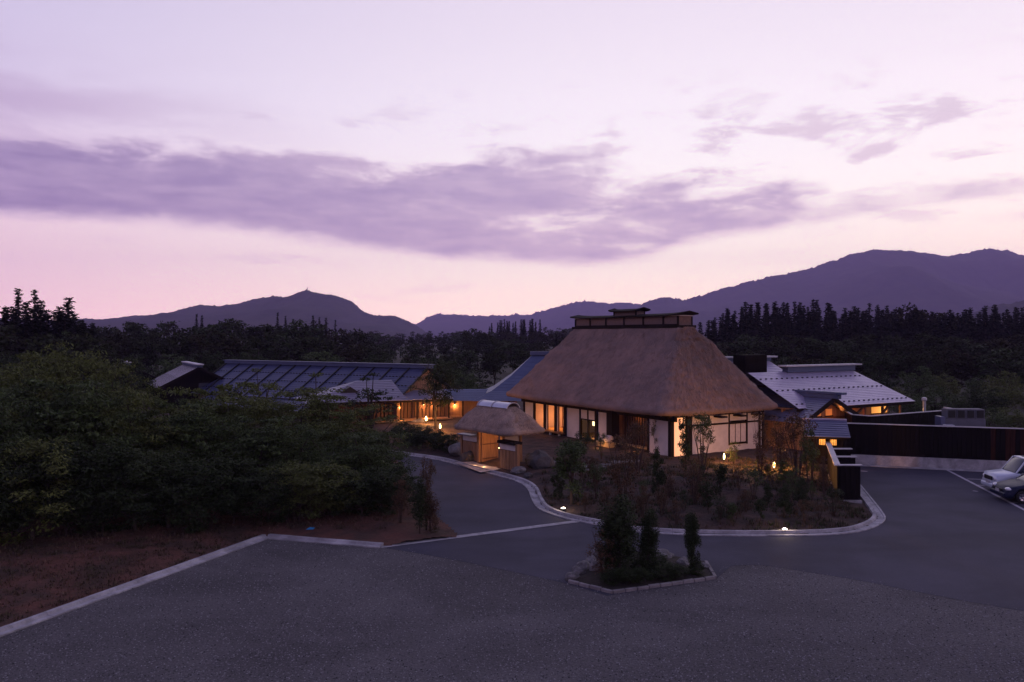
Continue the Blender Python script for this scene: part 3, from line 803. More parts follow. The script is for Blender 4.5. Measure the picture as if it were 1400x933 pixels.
# wings: posts, separate boards, plaster strip and small coping
def wing(y0, y1, x, hb, nm):
    nb = max(3, int(round(abs(y1-y0)/0.30))); w = (y1-y0)/nb
    for i in range(nb):
        a, b = y0+i*w, y0+(i+1)*w
        g = random.uniform(-0.008, 0.008)
        gbox('board', 'wood', x-0.03+g, x+0.03+g, min(a, b)+0.016, max(a, b)-0.016, 0.06, hb+random.uniform(-0.015, 0.015))
    lo, hi = min(y0, y1), max(y0, y1)
    gbox('plaster_strip', 'plaster', x-0.035, x+0.035, lo, hi, hb+0.04, hb+0.34)
    gbox('rail', 'wood_dk', x-0.045, x+0.045, lo, hi, 0.0, 0.055)
    gbox('backing', 'wood_dk', x+0.04, x+0.06, lo, hi, 0.06, hb+0.03)
    return lo, hi
wing(1.34, 2.95, -0.45, 1.18, 'left'); wing(-1.12, -2.55, -0.85, 1.12, 'right')
gbox('post', 'wood', -0.95, -0.75, -2.75, -2.58, 0, 1.55); gbox('post', 'wood', -0.53, -0.37, 2.98, 3.12, 0, 1.5)
gbox('coping', 'bluemetal', -0.72, -0.18, 1.75, 3.25, 1.56, 1.61)
gbox('coping', 'darkwood', -1.05, -0.45, -2.6, -1.10, 1.50, 1.66)
gl = empty('wall_lamp', gate.matrix_basis @ Vector((-0.80, -0.98, 1.15)), GA, 'small bracket lamp shining up the post of the thatched gate', 'lamp')
MB().lathe([(0.012,-0.10),(0.05,-0.09),(0.05,0.0)], 10).build('body', M['black'], gl)
MB().lathe([(0.045,0.0),(0.045,0.02),(0.001,0.021)], 10).build('bulb', M['bulb'], gl)
MB().box(0.04, 0.15, -0.01, 0.01, -0.07, -0.05).build('bracket', M['black'], gl)
lamp(gl, (-0.02, 0.0, 0.14), 22, (1.0,0.50,0.20), 0.03)
lamp(gl, (0.45, 0.35, 0.45), 70, (1.0,0.42,0.14), 0.05)  # extra light without a fixture, added in the opening to brighten the door
for i, (y_, x_, w_) in enumerate(((-0.25,-1.35,12.0),(0.55,-1.45,9.0))):
    fl = empty('floor_spotlight', gate.matrix_basis @ Vector((x_, y_, 0.0)), GA, 'flush spotlight set in the paving before the thatched gate', 'spotlight', 'spotlights before the gate')
    MB().lathe([(0.09,0.0),(0.09,0.03),(0.07,0.035),(0.07,0.02),(0.001,0.02)], 14).build('ring', M['steel'], fl)
    lamp(fl, (0, 0, 0.13), w_, (1.0,0.5,0.2), 0.05)
tag(sheet('gate_paving', [gate.matrix_basis @ Vector(p) for p in ((-2.6,-1.6,0),(-0.2,-1.3,0),(1.4,-1.2,0),(1.4,1.3,0),(-0.6,1.8,0),(-1.7,2.2,0))], 0.095, M['concrete']))

# ================================================================== METAL ROOFS
def courses(P0, P1, P2, P3, n, lip=0.022):
    """stepped sheet between eave P0-P1 and ridge P3-P2"""
    P0, P1, P2, P3 = map(Vector, (P0, P1, P2, P3)); mb = MB()
    nrm = (P1-P0).cross(P3-P0).normalized()
    if nrm.z < 0: nrm = -nrm
    for i in range(n):
        a, b = i/n, (i+1)/n
        L0 = P0.lerp(P3, a)+nrm*lip; R0 = P1.lerp(P2, a)+nrm*lip; L1 = P0.lerp(P3, b); R1 = P1.lerp(P2, b)
        mb.quad(L0, R0, R1, L1); mb.quad(P0.lerp(P3, a)-nrm*0.001, P1.lerp(P2, a)-nrm*0.001, R0, L0)
    return mb
def guards(P0, P1, P2, P3, ts, sp, m, parent, inset=0.3):
    P0, P1, P2, P3 = map(Vector, (P0, P1, P2, P3))
    nrm = (P1-P0).cross(P3-P0).normalized()
    if nrm.z < 0: nrm = -nrm
    for t in ts:
        A, B = P0.lerp(P3, t), P1.lerp(P2, t); d = (B-A); L = d.length; d.normalize(); n = int((L-2*inset)/sp); mb = MB()
        for i in range(n+1):
            c = A+d*(inset+i*sp); mb.beam(c+nrm*0.03-d*0.08, c+nrm*0.03+d*0.08, 0.05, 0.07, nrm)
        o = mb.build('snow_guard', M[m], parent); o['kind'] = 'stuff'
def slab_under(P0, P1, P2, P3, t, m, nm, parent):
    return MB().slab([tuple(Vector(p)-Vector((0, 0, 0.03))) for p in (P0, P1, P2, P3)], t).build(nm, M[m], parent)

# --- long hip-roofed wing on the right (local x = along v, y = along u); origin at the left eave point
def hip_right():
    b = empty('hip_roofed_wing', (22.0, 53.6, 0.0), R(29.5), 'long building with a lavender metal hip roof and glowing open eaves', 'building')
    x0, x1, dpt, ze, zr = -3.9, 8.3, 8.8, 2.90, 5.05; LP = 0.012
    rx = x1-1.3
    f = [(x0,0,ze),(x1,0,ze),(rx,4.4,zr),(x0,4.4,zr)]
    rf = courses(*f, 22, 0.012).build('roof', M['lavmetal'], b)
    courses((x1,0,ze),(x1,dpt,ze),(rx,4.41,zr),(rx,4.4,zr), 22, 0.012).build('roof_end', M['lavmetal'], rf)
    courses((x1,dpt,ze),(x0,dpt,ze),(x0,4.4,zr),(rx,4.4,zr), 4).build('roof_back', M['lavmetal'], rf)
    guards(*f, (0.10, 0.47, 0.80), 0.52, 'black', rf)
    MB().box(-0.2, rx+0.15, 4.15, 4.65, zr-0.05, zr+0.36).build('ridge_box', M['navymetal'], rf)
    MB().box(-0.5, rx+0.75, 4.0, 4.8, zr+0.36, zr+0.46).build('ridge_board', M['trim'], rf)
    MB().box(x0, x1-0.05, 0.06, 0.18, ze-0.22, ze-0.04).build('fascia', M['darkwood'], b)
    MB().box(x1-0.18, x1-0.06, 0.2, dpt, ze-0.22, ze-0.04).build('fascia', M['darkwood'], b)
    MB().box(x0, x1-1.0, 0.9, dpt-0.6, ze-0.12, ze-0.06).build('soffit', M['wood'], b)
    MB().box(x0, x1-1.2, 1.35, 1.45, 0.0, ze-0.1).build('wall', M['wood'], b)
    MB().box(x1-1.25, x1-1.15, 1.5, dpt-0.8, 0.0, ze-0.1).build('wall', M['wood'], b)
    for i in range(6): MB().box(x0+1.2+i*2.0, x0+1.34+i*2.0, 0.5, 0.64, 0, ze-0.1).build('post', M['wood_dk'], b)
    w = MB().box(5.2, 6.9, 1.30, 1.34, 2.05, 2.5).build('window', M['lampwarm'], b)
    MB().box(5.15, 6.95, 1.25, 1.30, 1.97, 2.05).build('sill', M['darkwood'], w)
    MB().beam((1.5,0.4,1.7),(3.1,0.4,2.7),0.12,0.12).build('brace', M['wood_dk'], b); MB().beam((5.0,0.4,2.0),(5.9,0.4,2.75),0.12,0.12).build('brace', M['wood_dk'], b)
    for x_ in (0.6, 2.6): lamp(b, (x_, 0.55, 1.9), 40, (1.0,0.28,0.06), 0.1)
    lamp(b, (6.3, 0.6, 2.2), 40, (1.0,0.5,0.18), 0.08)
    # higher roof behind the farmhouse, with a black louvred box
    h = empty('raised_roof_wing', (22.0, 53.6, 0.0), R(29.5), 'taller metal roofed block with a black box behind the farmhouse roof', 'building')
    zz = 5.75
    q = [(-3.9,4.5,4.15),(1.9,4.5,4.15),(2.05,8.1,zz),(-3.9,8.1,zz)]
    r2 = courses(*q, 14).build('roof', M['lavmetal'], h)
    courses((1.9,11.7,4.15),(-3.9,11.7,4.15),(-3.9,8.1,zz),(2.05,8.1,zz), 4).build('roof_back', M['lavmetal'], r2)
    guards(*q, (0.35,), 0.52, 'black', r2)
    MB().box(-3.8, 2.15, 7.85, 8.35, zz-0.05, zz+0.22).build('ridge_box', M['navymetal'], r2)
    MB().box(-3.8, 2.7, 7.7, 8.5, zz+0.22, zz+0.34).build('ridge_board', M['trim'], r2)
    MB().box(-3.6, 1.5, 5.4, 11.2, 0, 4.3).build('wall', M['wood_dk'], h)
    bx = MB().box(-3.1, -0.95, 5.4, 6.6, 4.5, 6.25).build('louvre_box', M['blackboard'], h)
    for i in range(9): MB().box(-3.05, -1.0, 5.36, 5.40, 4.95+i*0.14, 5.03+i*0.14).build('slat', M['blackboard'], bx)
hip_right()

# --- small gabled annex between the farmhouse and the canopy
def annex():
    b = empty('gabled_annex', (20.6, 52.6, 0.0), R(30.3), 'small gabled annex with a blue metal roof and two lit gable windows', 'building')
    hw, zr, ze = 3.15, 3.62, 2.05; y0, y1 = -0.8, 6.2      # local y along u
    for s, nm in ((-1, 'roof'), (1, 'roof_back')):
        f = [(s*hw,y1,ze),(s*hw,y0,ze),(0,y0,zr),(0,y1,zr)]
        rf = courses(*f, 14).build(nm, M['bluemetal'], b)
        if s < 0: guards(*f, (0.13, 0.48), 0.42, 'black', rf)
        MB().beam((s*hw,y0-0.03,ze-0.12),(0,y0-0.03,zr-0.12),0.08,0.26).build('bargeboard', M['darkwood'], b)
    MB().box(-0.22, 0.22, y0-0.4, y1, zr-0.10, zr+0.20).build('ridge_box', M['navymetal'], b, bevel=0.04)
    MB().beam((0,y0-0.75,zr+0.28),(0,y1,zr+0.22),0.5,0.14).build('ridge_board', M['navymetal'], b)
    mb = MB(); mb.add([(-2.4,0,0),(2.4,0,0),(2.4,0,2.3),(0,0,3.4),(-2.4,0,2.3)], [(0,1,2,3,4)]); mb.build('gable_wall', M['wood'], b)
    MB().box(-2.4, -2.3, 0.02, 6, 0, 2.25).build('wall', M['wood'], b)
    for x_ in (-0.95, 0.15):
        w = MB().box(x_, x_+0.62, -0.04, -0.01, 2.35, 2.78).build('window', M['windowdim'], b)
        MB().box(x_-0.05, x_+0.67, -0.09, -0.04, 2.28, 2.35).build('sill', M['darkwood'], w)
    MB().box(-2.0, 2.0, -0.08, 0.0, 2.12, 2.26).build('tie_beam', M['wood_dk'], b)
    lamp(b, (0.6, -0.6, 2.3), 9, (1.0,0.30,0.08), 0.1)
annex()

# --- canopy over the gap in the black wall
def canopy():
    a = G(1100, 597, 2.1); c = G(1163, 599, 2.1)
    d = (c-a); ang = math.atan2(d.y, d.x)
    b = empty('roofed_passage', (a.x, a.y, 0.0), ang, 'little blue roof over a dark passage with two glowing slatted lamps', 'canopy')
    L = d.length
    f = [(0,0,2.1),(L,0,2.1),(L-0.03,1.45,2.9),(0.03,1.45,2.9)]
    rf = courses(*f, 8, 0.03).build('roof', M['bluemetal'], b)
    courses((L,2.9,2.1),(0,2.9,2.1),(0.03,1.45,2.9),(L-0.03,1.45,2.9), 8, 0.03).build('roof_back', M['bluemetal'], rf)
    MB().box(0.02, L-0.02, 1.37, 1.53, 2.89, 2.97).build('ridge_board', M['lavmetal'], rf)
    MB().box(0.05, L-0.05, 0.04, 0.10, 1.98, 2.09).build('fascia', M['darkwood'], b)
    for x_ in (0.15, L-0.25):
        for y_ in (0.25, 2.5): MB().box(x_, x_+0.1, y_, y_+0.1, 0, 2.12).build('post', M['darkwood'], b)
    MB().box(0.1, L-0.1, 2.3, 2.36, 0, 2.1).build('wall', M['blackboard'], b)
    for x_, w_ in ((1.12, 0.34), (1.72, 0.34)):
        l = empty('slatted_lamp', b.matrix_basis @ Vector((x_, 2.1, 1.05)), ang, 'yellow slatted wall lamp glowing under the little blue roof', 'lamp', 'lamps under the little blue roof')
        MB().box(-w_/2, w_/2, 0.0, 0.16, 0.35, 0.85).build('shade', M['lampwarm'], l)
        for k in range(5): MB().box(-w_/2+k*w_/4-0.012, -w_/2+k*w_/4+0.012, -0.03, 0.0, 0.33, 0.87).build('slat', M['darkwood'], l)
        lamp(l, (0, -0.25, 0.6), 6, (1.0,0.55,0.15), 0.06)
canopy()

# --- dark board walls
def board_wall(name, pts, h, plinth, label, bw=0.24, m='blackboard', cop=0.14, group=None, rust=None):
    a0 = Vector((pts[0][0], pts[0][1], 0))
    root = empty(name, a0, 0, label, 'wall', group)
    for (ax, ay), (bx_, by) in zip(pts, pts[1:]):
        A = Vector((ax, ay, 0))-a0; B = Vector((bx_, by, 0))-a0; d = B-A; L = d.length; ang = math.atan2(d.y, d.x)
        n = max(1, round(L/bw)); w = L/n
        me = MB().box(0.006, w-0.006, -0.02, 0.02, plinth+0.002, h).mesh('board')
        me2 = me.copy(); me.materials.append(M[m]); me2.materials.append(M['rustboard'])
        for i in range(n):
            p = A+d*(i/n)
            mm = me2 if (rust and rust(p+a0)) else me
            link('board', mm, None, root, loc=(p.x-d.y/L*random.uniform(0.0,0.012), p.y, random.uniform(-0.01, 0.0)), rz=ang)
        s = Vector((-d.y, d.x, 0)).normalized()
        c = MB(); c.beam(A+Vector((0,0,h+0.03)), B+Vector((0,0,h+0.03)), cop, 0.05); c.build('coping', M['trim'], root)
        k = MB(); k.beam(A+s*0.04+Vector((0,0,h/2)), B+s*0.04+Vector((0,0,h/2)), 0.03, h-0.1); k.build('backing', M['blackboard'], root)
        if plinth > 0.05:
            q = MB(); q.beam(A+Vector((0,0,plinth/2)), B+Vector((0,0,plinth/2)), 0.16, plinth); q.build('plinth', M['concrete'], root)
    return root
F0 = (19.2, 47.45); F1 = (32.0, 43.2)
board_wall('board_wall', [F0, F1], 2.42, 0.62, 'long black board wall on a concrete plinth behind the parking bays', rust=lambda p: random.random() < (p.x-25.0)/5.0)
kerb_run('kerb', [Vector((F0[0]+0.2, F0[1]-0.42, 0))+Vector((12.2, -4.05, 0))*t for t in np.linspace(0, 1, 40)], FLUSH, 1.5, M['concrete'])
board_wall('board_wall', [tuple(G(1152,560,2.6).xy), tuple(G(1165,567,2.6).xy), tuple(G(1190,569,2.6).xy), tuple(G(1309,560,2.6).xy), tuple(G(1291,557,2.6).xy)], 2.57, 0.0, 'angled black board wall below the glowing eaves of the hip roof')
w0, w1 = (14.75, 36.1), (17.45, 44.0)
sw = board_wall('board_wall', [w1, w0], 1.72, 0.18, 'black garden wall with pale copings and three short return panels', cop=0.26)
a0 = Vector((w1[0], w1[1], 0)); dd = Vector((w0[0]-w1[0], w0[1]-w1[1], 0)); 
for t, L in ((1.0, 0.92), (0.68, 0.95), (0.34, 0.85)):
    p = dd*t+Vector((0.12, 0.0, 0))
    me = MB().box(0.005, 0.225, -0.02, 0.02, 0.19, 1.70).mesh('board'); me.materials.append(M['blackboard'])
    for i in range(4): link('board', me, None, sw, loc=(p.x+i*0.23, p.y, 0), rz=0)
    MB().box(p.x-0.1, p.x+0.97, p.y-0.10, p.y+0.10, 1.74, 1.79).build('coping', M['trim'], sw)
    MB().box(p.x, p.x+0.92, p.y+0.025, p.y+0.07, 0.19, 1.68).build('backing', M['blackboard'], sw)
    MB().box(p.x-0.06, p.x+0.95, p.y-0.12, p.y+0.12, 0.0, 0.18).build('plinth', M['concrete'], sw)

# --- outdoor units above the wall, and a pipe
eq = empty('outdoor_unit_rack', (27.6, 50.5, 0.0), R(-4), 'grey rack of outdoor units with four dark fan grilles above the wall', 'machine')
MB().box(-0.2, 2.35, 0, 0.8, 0.0, 2.35).build('cabinet', M['greybox'], eq)
MB().box(-0.45, -0.2, -0.15, 0.7, 0, 2.5).build('side_panel', M['bluemetal'], eq)
for i in range(4):
    u_ = MB().box(0.0+i*0.58, 0.55+i*0.58, 0.02, 0.78, 2.36, 2.98).build('unit', M['greybox'], eq)
    MB().box(0.07+i*0.58, 0.48+i*0.58, -0.02, 0.02, 2.44, 2.90).build('grille', M['blackgrille'], u_)
ub = empty('junction_box', (26.9, 49.4, 0.0), R(-4), 'pale blue metal box at the foot of the grey unit rack', 'box')
MB().box(0, 0.55, 0, 0.4, 1.6, 2.1).build('body', M['capmetal'], ub, bevel=0.02)
MB().box(0.05, 0.1, 0.15, 0.25, 0, 1.6).box(0.45, 0.5, 0.15, 0.25, 0, 1.6).build('stand', M['steel'], ub)
pp = empty('vent_pipe', (29.3, 56.6, 0.0), 0, 'slim vent pipe with a capped top at the end of the hip roof', 'pipe')
MB().tube([(0,0,0),(0,0,3.05)], 0.11, 10).build('pipe', M['steel'], pp)
MB().lathe([(0.16,3.02),(0.18,3.06),(0.17,3.22),(0.02,3.28)], 12).build('cap', M['steel'], pp)

# ================================================================== BUILDINGS ON THE LEFT
def long_roof():
    b = empty('long_roofed_building', (-6.8, 66.0, 0.0), R(149.3), 'long building with a blue metal roof divided by dark battens', 'building')
    L, zr, ze, w = 24.7, 5.0, 2.28, 4.6
    f = [(L,w,ze),(0,w,ze),(0,0,zr),(L,0,zr)]
    rf = courses(*f, 18, 0.015).build('roof', M['longmetal'], b)
    courses((0,-w,ze),(L,-w,ze),(L,0,zr),(0,0,zr), 4).build('roof_back', M['longmetal'], rf)
    nb = 13
    for i in range(nb+1):
        x = 0.05+i*(L-0.1)/nb
        MB().beam((x,w,ze+0.05),(x,0.1,zr+0.03),0.10,0.10).build('batten', M['black'], rf)
    guards(*f, (0.22, 0.48, 0.72), 0.36, 'black', rf)
    MB().box(-0.15, L+0.15, -0.28, 0.28, zr-0.06, zr+0.22).build('ridge_box', M['navymetal'], rf)
    MB().box(-0.3, L+0.3, -0.36, 0.36, zr+0.22, zr+0.28).build('ridge_board', M['navymetal'], rf)
    mb = MB(); mb.add([(0.25,-4,0),(0.25,4,0),(0.25,4,2.5),(0.25,0,4.85),(0.25,-4,2.5)], [(0,1,2,3,4)]); mb.build('gable_wall', M['wood'], b)
    MB().box(0.3, L-0.3, 3.9, 4.0, 0, 2.5).build('wall', M['wood_dk'], b)
    g = [(L-3,7.0,1.55),(7,7.0,1.55),(7,w-0.1,2.2),(L-3,w-0.1,2.2)]
    lr = courses(*g, 8).build('lower_roof', M['longmetal'], b); guards(*g, (0.4,), 0.5, 'black', lr)
    MB().box(7.3, L-3.3, 5.8, 5.9, 0, 1.9).build('wall', M['wood_dk'], b)
long_roof()

def rib_roof(loc, label, L=9.5, zr=4.75, ze=2.85, hw=3.65):
    b = empty('ribbed_roof_house', loc, R(30), label, 'building')     # local y along u (ridge), x along v
    for s, nm in ((-1, 'roof'), (1, 'roof_back')):
        f = [(s*hw,L,ze),(s*hw,0,ze),(0,0,zr),(0,L,zr)]
        rf = courses(*f, 2, 0.01).build(nm, M['lavmetal'], b)
        for i in range(int(L/0.9)+1):
            y = 0.04+i*(L-0.08)/int(L/0.9)
            MB().beam((s*hw,y,ze+0.015),(0,y,zr+0.015),0.30,0.035).build('rib', M['black'], rf)
        MB().beam((s*hw,-0.06,ze-0.10),(0,-0.06,zr-0.10),0.08,0.24).build('bargeboard', M['darkwood'], b)
    MB().box(-0.25, 0.25, -0.3, L, zr-0.05, zr+0.16).build('ridge_box', M['navymetal'], b)
    MB().box(-0.32, 0.32, -0.5, L+0.2, zr+0.16, zr+0.26).build('ridge_board', M['trim'], b)
    mb = MB(); mb.add([(-3,0.5,0),(3,0.5,0),(3,0.5,ze+.2),(0,0.5,zr-.1),(-3,0.5,ze+.2)], [(0,1,2,3,4)]); mb.build('gable_wall', M['blackboard'], b)
    MB().box(-3.0, -2.9, 0.5, L, 0, ze).build('wall', M['blackboard'], b)
    w = MB().box(0.0, 0.9, 0.44, 0.49, 2.6, 3.2).build('window', M['carglass'], b); MB().box(-0.05, 0.95, 0.40, 0.44, 2.52, 2.60).build('sill', M['wood_dk'], w)
    return b
rib_roof((-29.2, 74.4, 0), 'dark gabled house with a ribbed lavender roof beyond the thicket')
rib_roof((-38.6, 80.0, 0), 'ribbed roof house half hidden behind the dark gabled one', L=8, zr=4.75)

def corridor():
    A = R(25)
    b = empty('lit_corridor_building', (-8.2, 61.9, 0.0), A, 'pale hip roofed corridor building with warm lights along its wooden wall', 'building')
    ze, zr = 2.62, 4.07
    f = [(-7.6,0,ze),(0.1,0,ze),(-0.34,3,zr),(-3.1,3,zr)]
    rf = courses(*f, 12).build('roof', M['palemetal'], b)
    courses((0.1,0,ze),(0.1,6,ze),(-0.34,3.01,zr),(-0.34,3,zr), 12).build('roof_end', M['palemetal'], rf)
    courses((-7.6,6,ze),(-7.6,0,ze),(-3.1,3,zr),(-3.1,3.01,zr), 12).build('roof_end', M['palemetal'], rf)
    courses((0.1,6,ze),(-7.6,6,ze),(-3.1,3,zr),(-0.34,3,zr), 4).build('roof_back', M['palemetal'], rf)
    guards(*f, (0.16, 0.5), 0.55, 'black', rf)
    v = MB(); v.add([(-4.9,1.25,3.25),(-3.4,1.25,3.25),(-4.1,1.25,3.72),(-4.1,3.0,3.72),(-4.9,3.0,3.25),(-3.4,3.0,3.25)], [(0,1,2),(0,2,3,4),(1,5,3,2)]); v.build('gable_vent', M['black'], rf)
    g = [(0.1,0.25,ze-0.02),(4.0,0.25,ze-0.02),(4.0,2.3,3.22),(-0.1,2.3,3.22)]
    r2 = courses(*g, 7).build('corridor_roof', M['palemetal'], b)
    courses((4.0,4.3,ze),(0.1,4.3,ze),(-0.1,2.3,3.22),(4.0,2.3,3.22), 4).build('roof_back', M['palemetal'], r2)
    MB().box(-7.4, 4.0, 0.34, 0.42, ze-0.2, ze-0.05).build('fascia', M['darkwood'], b)
    MB().box(-7.2, 4.0, 1.45, 1.53, 0.6, ze).build('wall', M['wood_dk'], b)
    MB().box(-7.3, 4.0, 0.40, 1.44, 0.98, 1.06).build('deck', M['wood'], b)
    MB().box(-7.3, 4.0, 1.0, 1.4, 0.4, 0.97).build('plinth', M['concrete'], b)
    for i in range(9): MB().box(-7.0+i*1.33, -6.9+i*1.33, 0.45, 0.55, 1.06, ze-0.05).build('post', M['darkwood'], b)
    for i in range(22): MB().box(-2.9+i*0.31, -2.86+i*0.31, 1.40, 1.45, 1.1, ze-0.1).build('wall_batten', M['darkwood'], b)
    for x_, e, lb in ((-0.15, 22, 'slim wall light on the wooden corridor wall below the pale hip'), (1.85, 30, 'slim wall light on the wooden corridor wall behind the garden lamp'), (2.75, 50, 'brightest slim wall light at the end of the corridor')):
        l = empty('wall_light', b.matrix_basis @ Vector((x_, 1.36, 2.2)), A, lb, 'lamp', 'wall lights along the corridor')
        MB().box(-0.05, 0.05, -0.08, 0.04, -0.08, 0.10).build('body', M['black'], l)
        MB().box(-0.04, 0.04, -0.07, 0.03, -0.10, -0.08).build('bulb', M['bulb'], l)
        lamp(l, (0, -0.12, -0.25), e, (1.0,0.42,0.13), 0.03)
    lamp(b, (1.9, 0.7, 1.25), 35, (1.0,0.45,0.15), 0.05)
    lamp(b, (-0.3, 0.25, 0.95), 18, (1.0,0.45,0.15), 0.05)
    # navy roof behind the gate
    n = empty('navy_roofed_hall', (-3.2, 65.0, 0.0), 0, 'hall with a dark navy hip roof sweeping down behind the thatched gate', 'building')
    ze, zr = 2.30, 6.05
    # hip roof with a hollow sweep towards the eaves
    lv = [(0.0, ze), (0.30, ze+0.75), (0.62, ze+1.95), (1.0, zr)]
    def ringp(t):
        return [(5.1*t, 5.0*t), (11.0-5.1*t*0.3, 5.0*t), (11.0-5.1*t*0.3, 10-5.0*t), (5.1*t, 10-5.0*t)]
    rr = None
    for (t0, z0), (t1, z1) in zip(lv, lv[1:]):
        p0, p1 = ringp(t0), ringp(t1)
        for k in range(4):
            a, c = p0[k], p0[(k+1) % 4]; d, e = p1[k], p1[(k+1) % 4]
            o = courses((*a, z0), (*c, z0), (*e, z1), (*d, z1), 5, 0.012).build('roof' if rr is None else 'roof_slope', M['navymetal'], n if rr is None else rr)
            rr = rr or o
    MB().box(4.8, 9.8, 4.7, 5.3, zr-0.1, zr+0.22).build('ridge_box', M['navymetal'], rr)
    h = [(-3.0,0.3,ze),(0.6,0.3,ze),(1.2,2.2,3.15),(-3.0,2.2,3.15)]
    courses(*h, 7, 0.012).build('link_roof', M['navymetal'], n); courses((0.6,4.1,ze),(-3.0,4.1,ze),(-3.0,2.2,3.15),(1.2,2.2,3.15), 4).build('roof_back', M['navymetal'], n)
    MB().box(-3.0, 3.6, 1.2, 1.3, 0.5, 2.4).build('wall', M['wood'], n)
    MB().box(-2.9, 3.5, 0.5, 1.2, 0.9, 1.0).build('deck', M['wood'], n)
    MB().box(-2.9, 3.4, 0.7, 1.1, 0.3, 0.9).build('plinth', M['concrete'], n)
    for i in range(4): MB().box(-2.8+i*1.9, -2.68+i*1.9, 0.55, 0.67, 1.0, 2.35).build('post', M['darkwood'], n)
    l = empty('wall_light', (-4.75, 66.12, 2.0), 0, 'slim wall light under the navy roof behind the thatched gate', 'lamp', 'wall lights along the corridor')
    MB().box(-0.05, 0.05, -0.08, 0.04, -0.08, 0.10).build('body', M['black'], l)
    MB().box(-0.04, 0.04, -0.07, 0.03, -0.10, -0.08).build('bulb', M['bulb'], l)
    lamp(l, (0, -0.12, -0.2), 40, (1.0,0.42,0.13), 0.03)
corridor()

# radio mast on the left mountain
mst = empty('radio_mast', (-617.0, 2400.0, 138.0), 0, 'tiny lattice radio mast on the summit of the left mountain', 'mast')
for sx_, sy_ in ((-1,-1),(1,-1),(1,1),(-1,1)): MB().beam((sx_*2.4,sy_*2.4,-8),(sx_*0.5,sy_*0.5,18),0.7,0.7).build('leg', M['steel'], mst)
for z_ in (1, 7, 13): MB().box(-2.2+z_*0.08, 2.2-z_*0.08, -2.2+z_*0.08, 2.2-z_*0.08, z_, z_+0.7).build('brace', M['steel'], mst)

# ================================================================== ROCKS, LAMPS, PATH
def rock_mesh(seed, sx=1, sy=1, sz=0.7):
    bm = bmesh.new(); bmesh.ops.create_icosphere(bm, subdivisions=3, radius=1.0)
    for v in bm.verts:
        c = v.co.copy(); k = 1+0.35*mnoise.noise(c*0.9+Vector((seed, 0, 0)))+0.16*mnoise.noise(c*2.4+Vector((0, seed, 0)))+0.06*mnoise.noise(c*6)
        v.co = Vector((c.x*sx*k, c.y*sy*k, max(-0.35, c.z*sz*k)))
    me = bpy.data.meshes.new('rock'); bm.to_mesh(me); bm.free()
    return me
rock_me = [rock_mesh(i*3.7+1, 1, random.uniform(0.7, 1), random.uniform(0.55, 0.8)) for i in range(6)]
for i, me in enumerate(rock_me): me.materials.append(M['rock' if i % 2 else 'rock_dk'])
def rock(px, py, w, h, i, label, group=None, z=None):
    p = G(px, py, 0.1); zz = hz(p.x, p.y) if z is None else z
    o = link('rock', rock_me[i], None, None, loc=(p.x, p.y, zz+h*0.25), rz=random.uniform(0, 6), scale=(w/2, w/2, h*0.85))
    tag(o, label, 'rock', group); return o
rock(737,641,1.9,1.15,0,'large dark boulder beside the right wing of the thatched gate')
rock(708,646,0.9,0.35,1,'flat pale rock at the foot of the gate right wing')
rock(722,652,0.5,0.3,2,'small dark stone between boulder and kerb by the gate')
rock(627,623,1.3,0.8,3,'pale rounded rock beside the left wing of the gate')
rock(640,630,0.9,0.75,4,'dark upright rock against the gate left wing boards')
rock(616,618,1.0,0.45,5,'low pale rock at the edge of the corridor garden')
rock(557,585,1.4,0.6,1,'low rock lit orange in the corridor garden', z=0.8)
rock(571,590,1.0,0.4,3,'flat pale rock below the corridor deck', z=0.75)
rock(597,583,0.7,0.6,5,'small upright rock lit by the corridor garden lamp', z=0.85)
# stepping path from the gate to the entrance
path = [G(735,636,.2), G(748,632,.25), G(762,634,.25), G(778,637,.25), G(793,640,.25), G(806,645,.25), G(818,641,.25), G(832,638,.25), G(848,634,.25), G(864,632,.25)]
pt = tag(empty('stone_path', (0, 0, 0)), kind='structure')
for i, p in enumerate(path):
    r_ = random.uniform(0.30, 0.46); a0_ = random.uniform(0, 6); n = 9
    top = [(p.x+r_*1.35*math.cos(a0_+2*math.pi*k/n)*random.uniform(.85,1.1), p.y+r_*math.sin(a0_+2*math.pi*k/n)*random.uniform(.85,1.1), hz(p.x, p.y)+0.09) for k in range(n)]
    MB().slab(top, 0.16).build('stepping_stone', M['rock'], pt)

def garden_lamp(p, label, watts, h=0.40, r=0.05, e='bulbgold', group=None):
    l = empty('garden_lamp', p, 0, label, 'lamp', group)
    MB().lathe([(0.07,-0.05),(0.06,0.02),(0.035,0.04),(0.03,h-0.20)], 10).build('stem', M['black'], l)
    MB().lathe([(0.03,h-0.20),(r,h-0.14),(r*1.1,h-0.02),(r*0.7,h+0.10),(0.03,h+0.15)], 14).build('globe', M[e], l, smooth=True)
    MB().lathe([(0.04,h+0.15),(0.025,h+0.20),(0.002,h+0.21)], 10).build('finial', M['black'], l)
    lamp(l, (0, 0, h+0.40), watts*30, (1.0,0.42,0.11), 0.07)
    lamp(l, (0.14, -0.20, h+0.02), watts*12, (1.0,0.42,0.11), 0.05)
    return l
def bedpt(px, py, dz=0.0):
    z = 0.3
    for _ in range(4):
        p = G(px, py, z); z = hz(p.x, p.y)
    return Vector((p.x, p.y, z+dz))
garden_lamp(bedpt(990,633), 'small glowing garden lamp before the farmhouse side wall', 3.0)
garden_lamp(bedpt(1058,645), 'bright garden lamp among shrubs lighting yellow leaves', 26.0, 0.42, 0.06)
garden_lamp(Vector((-6.6, 61.2, 0.85)), 'bright garden lamp in front of the lit corridor', 9.0, 0.45, 0.07)
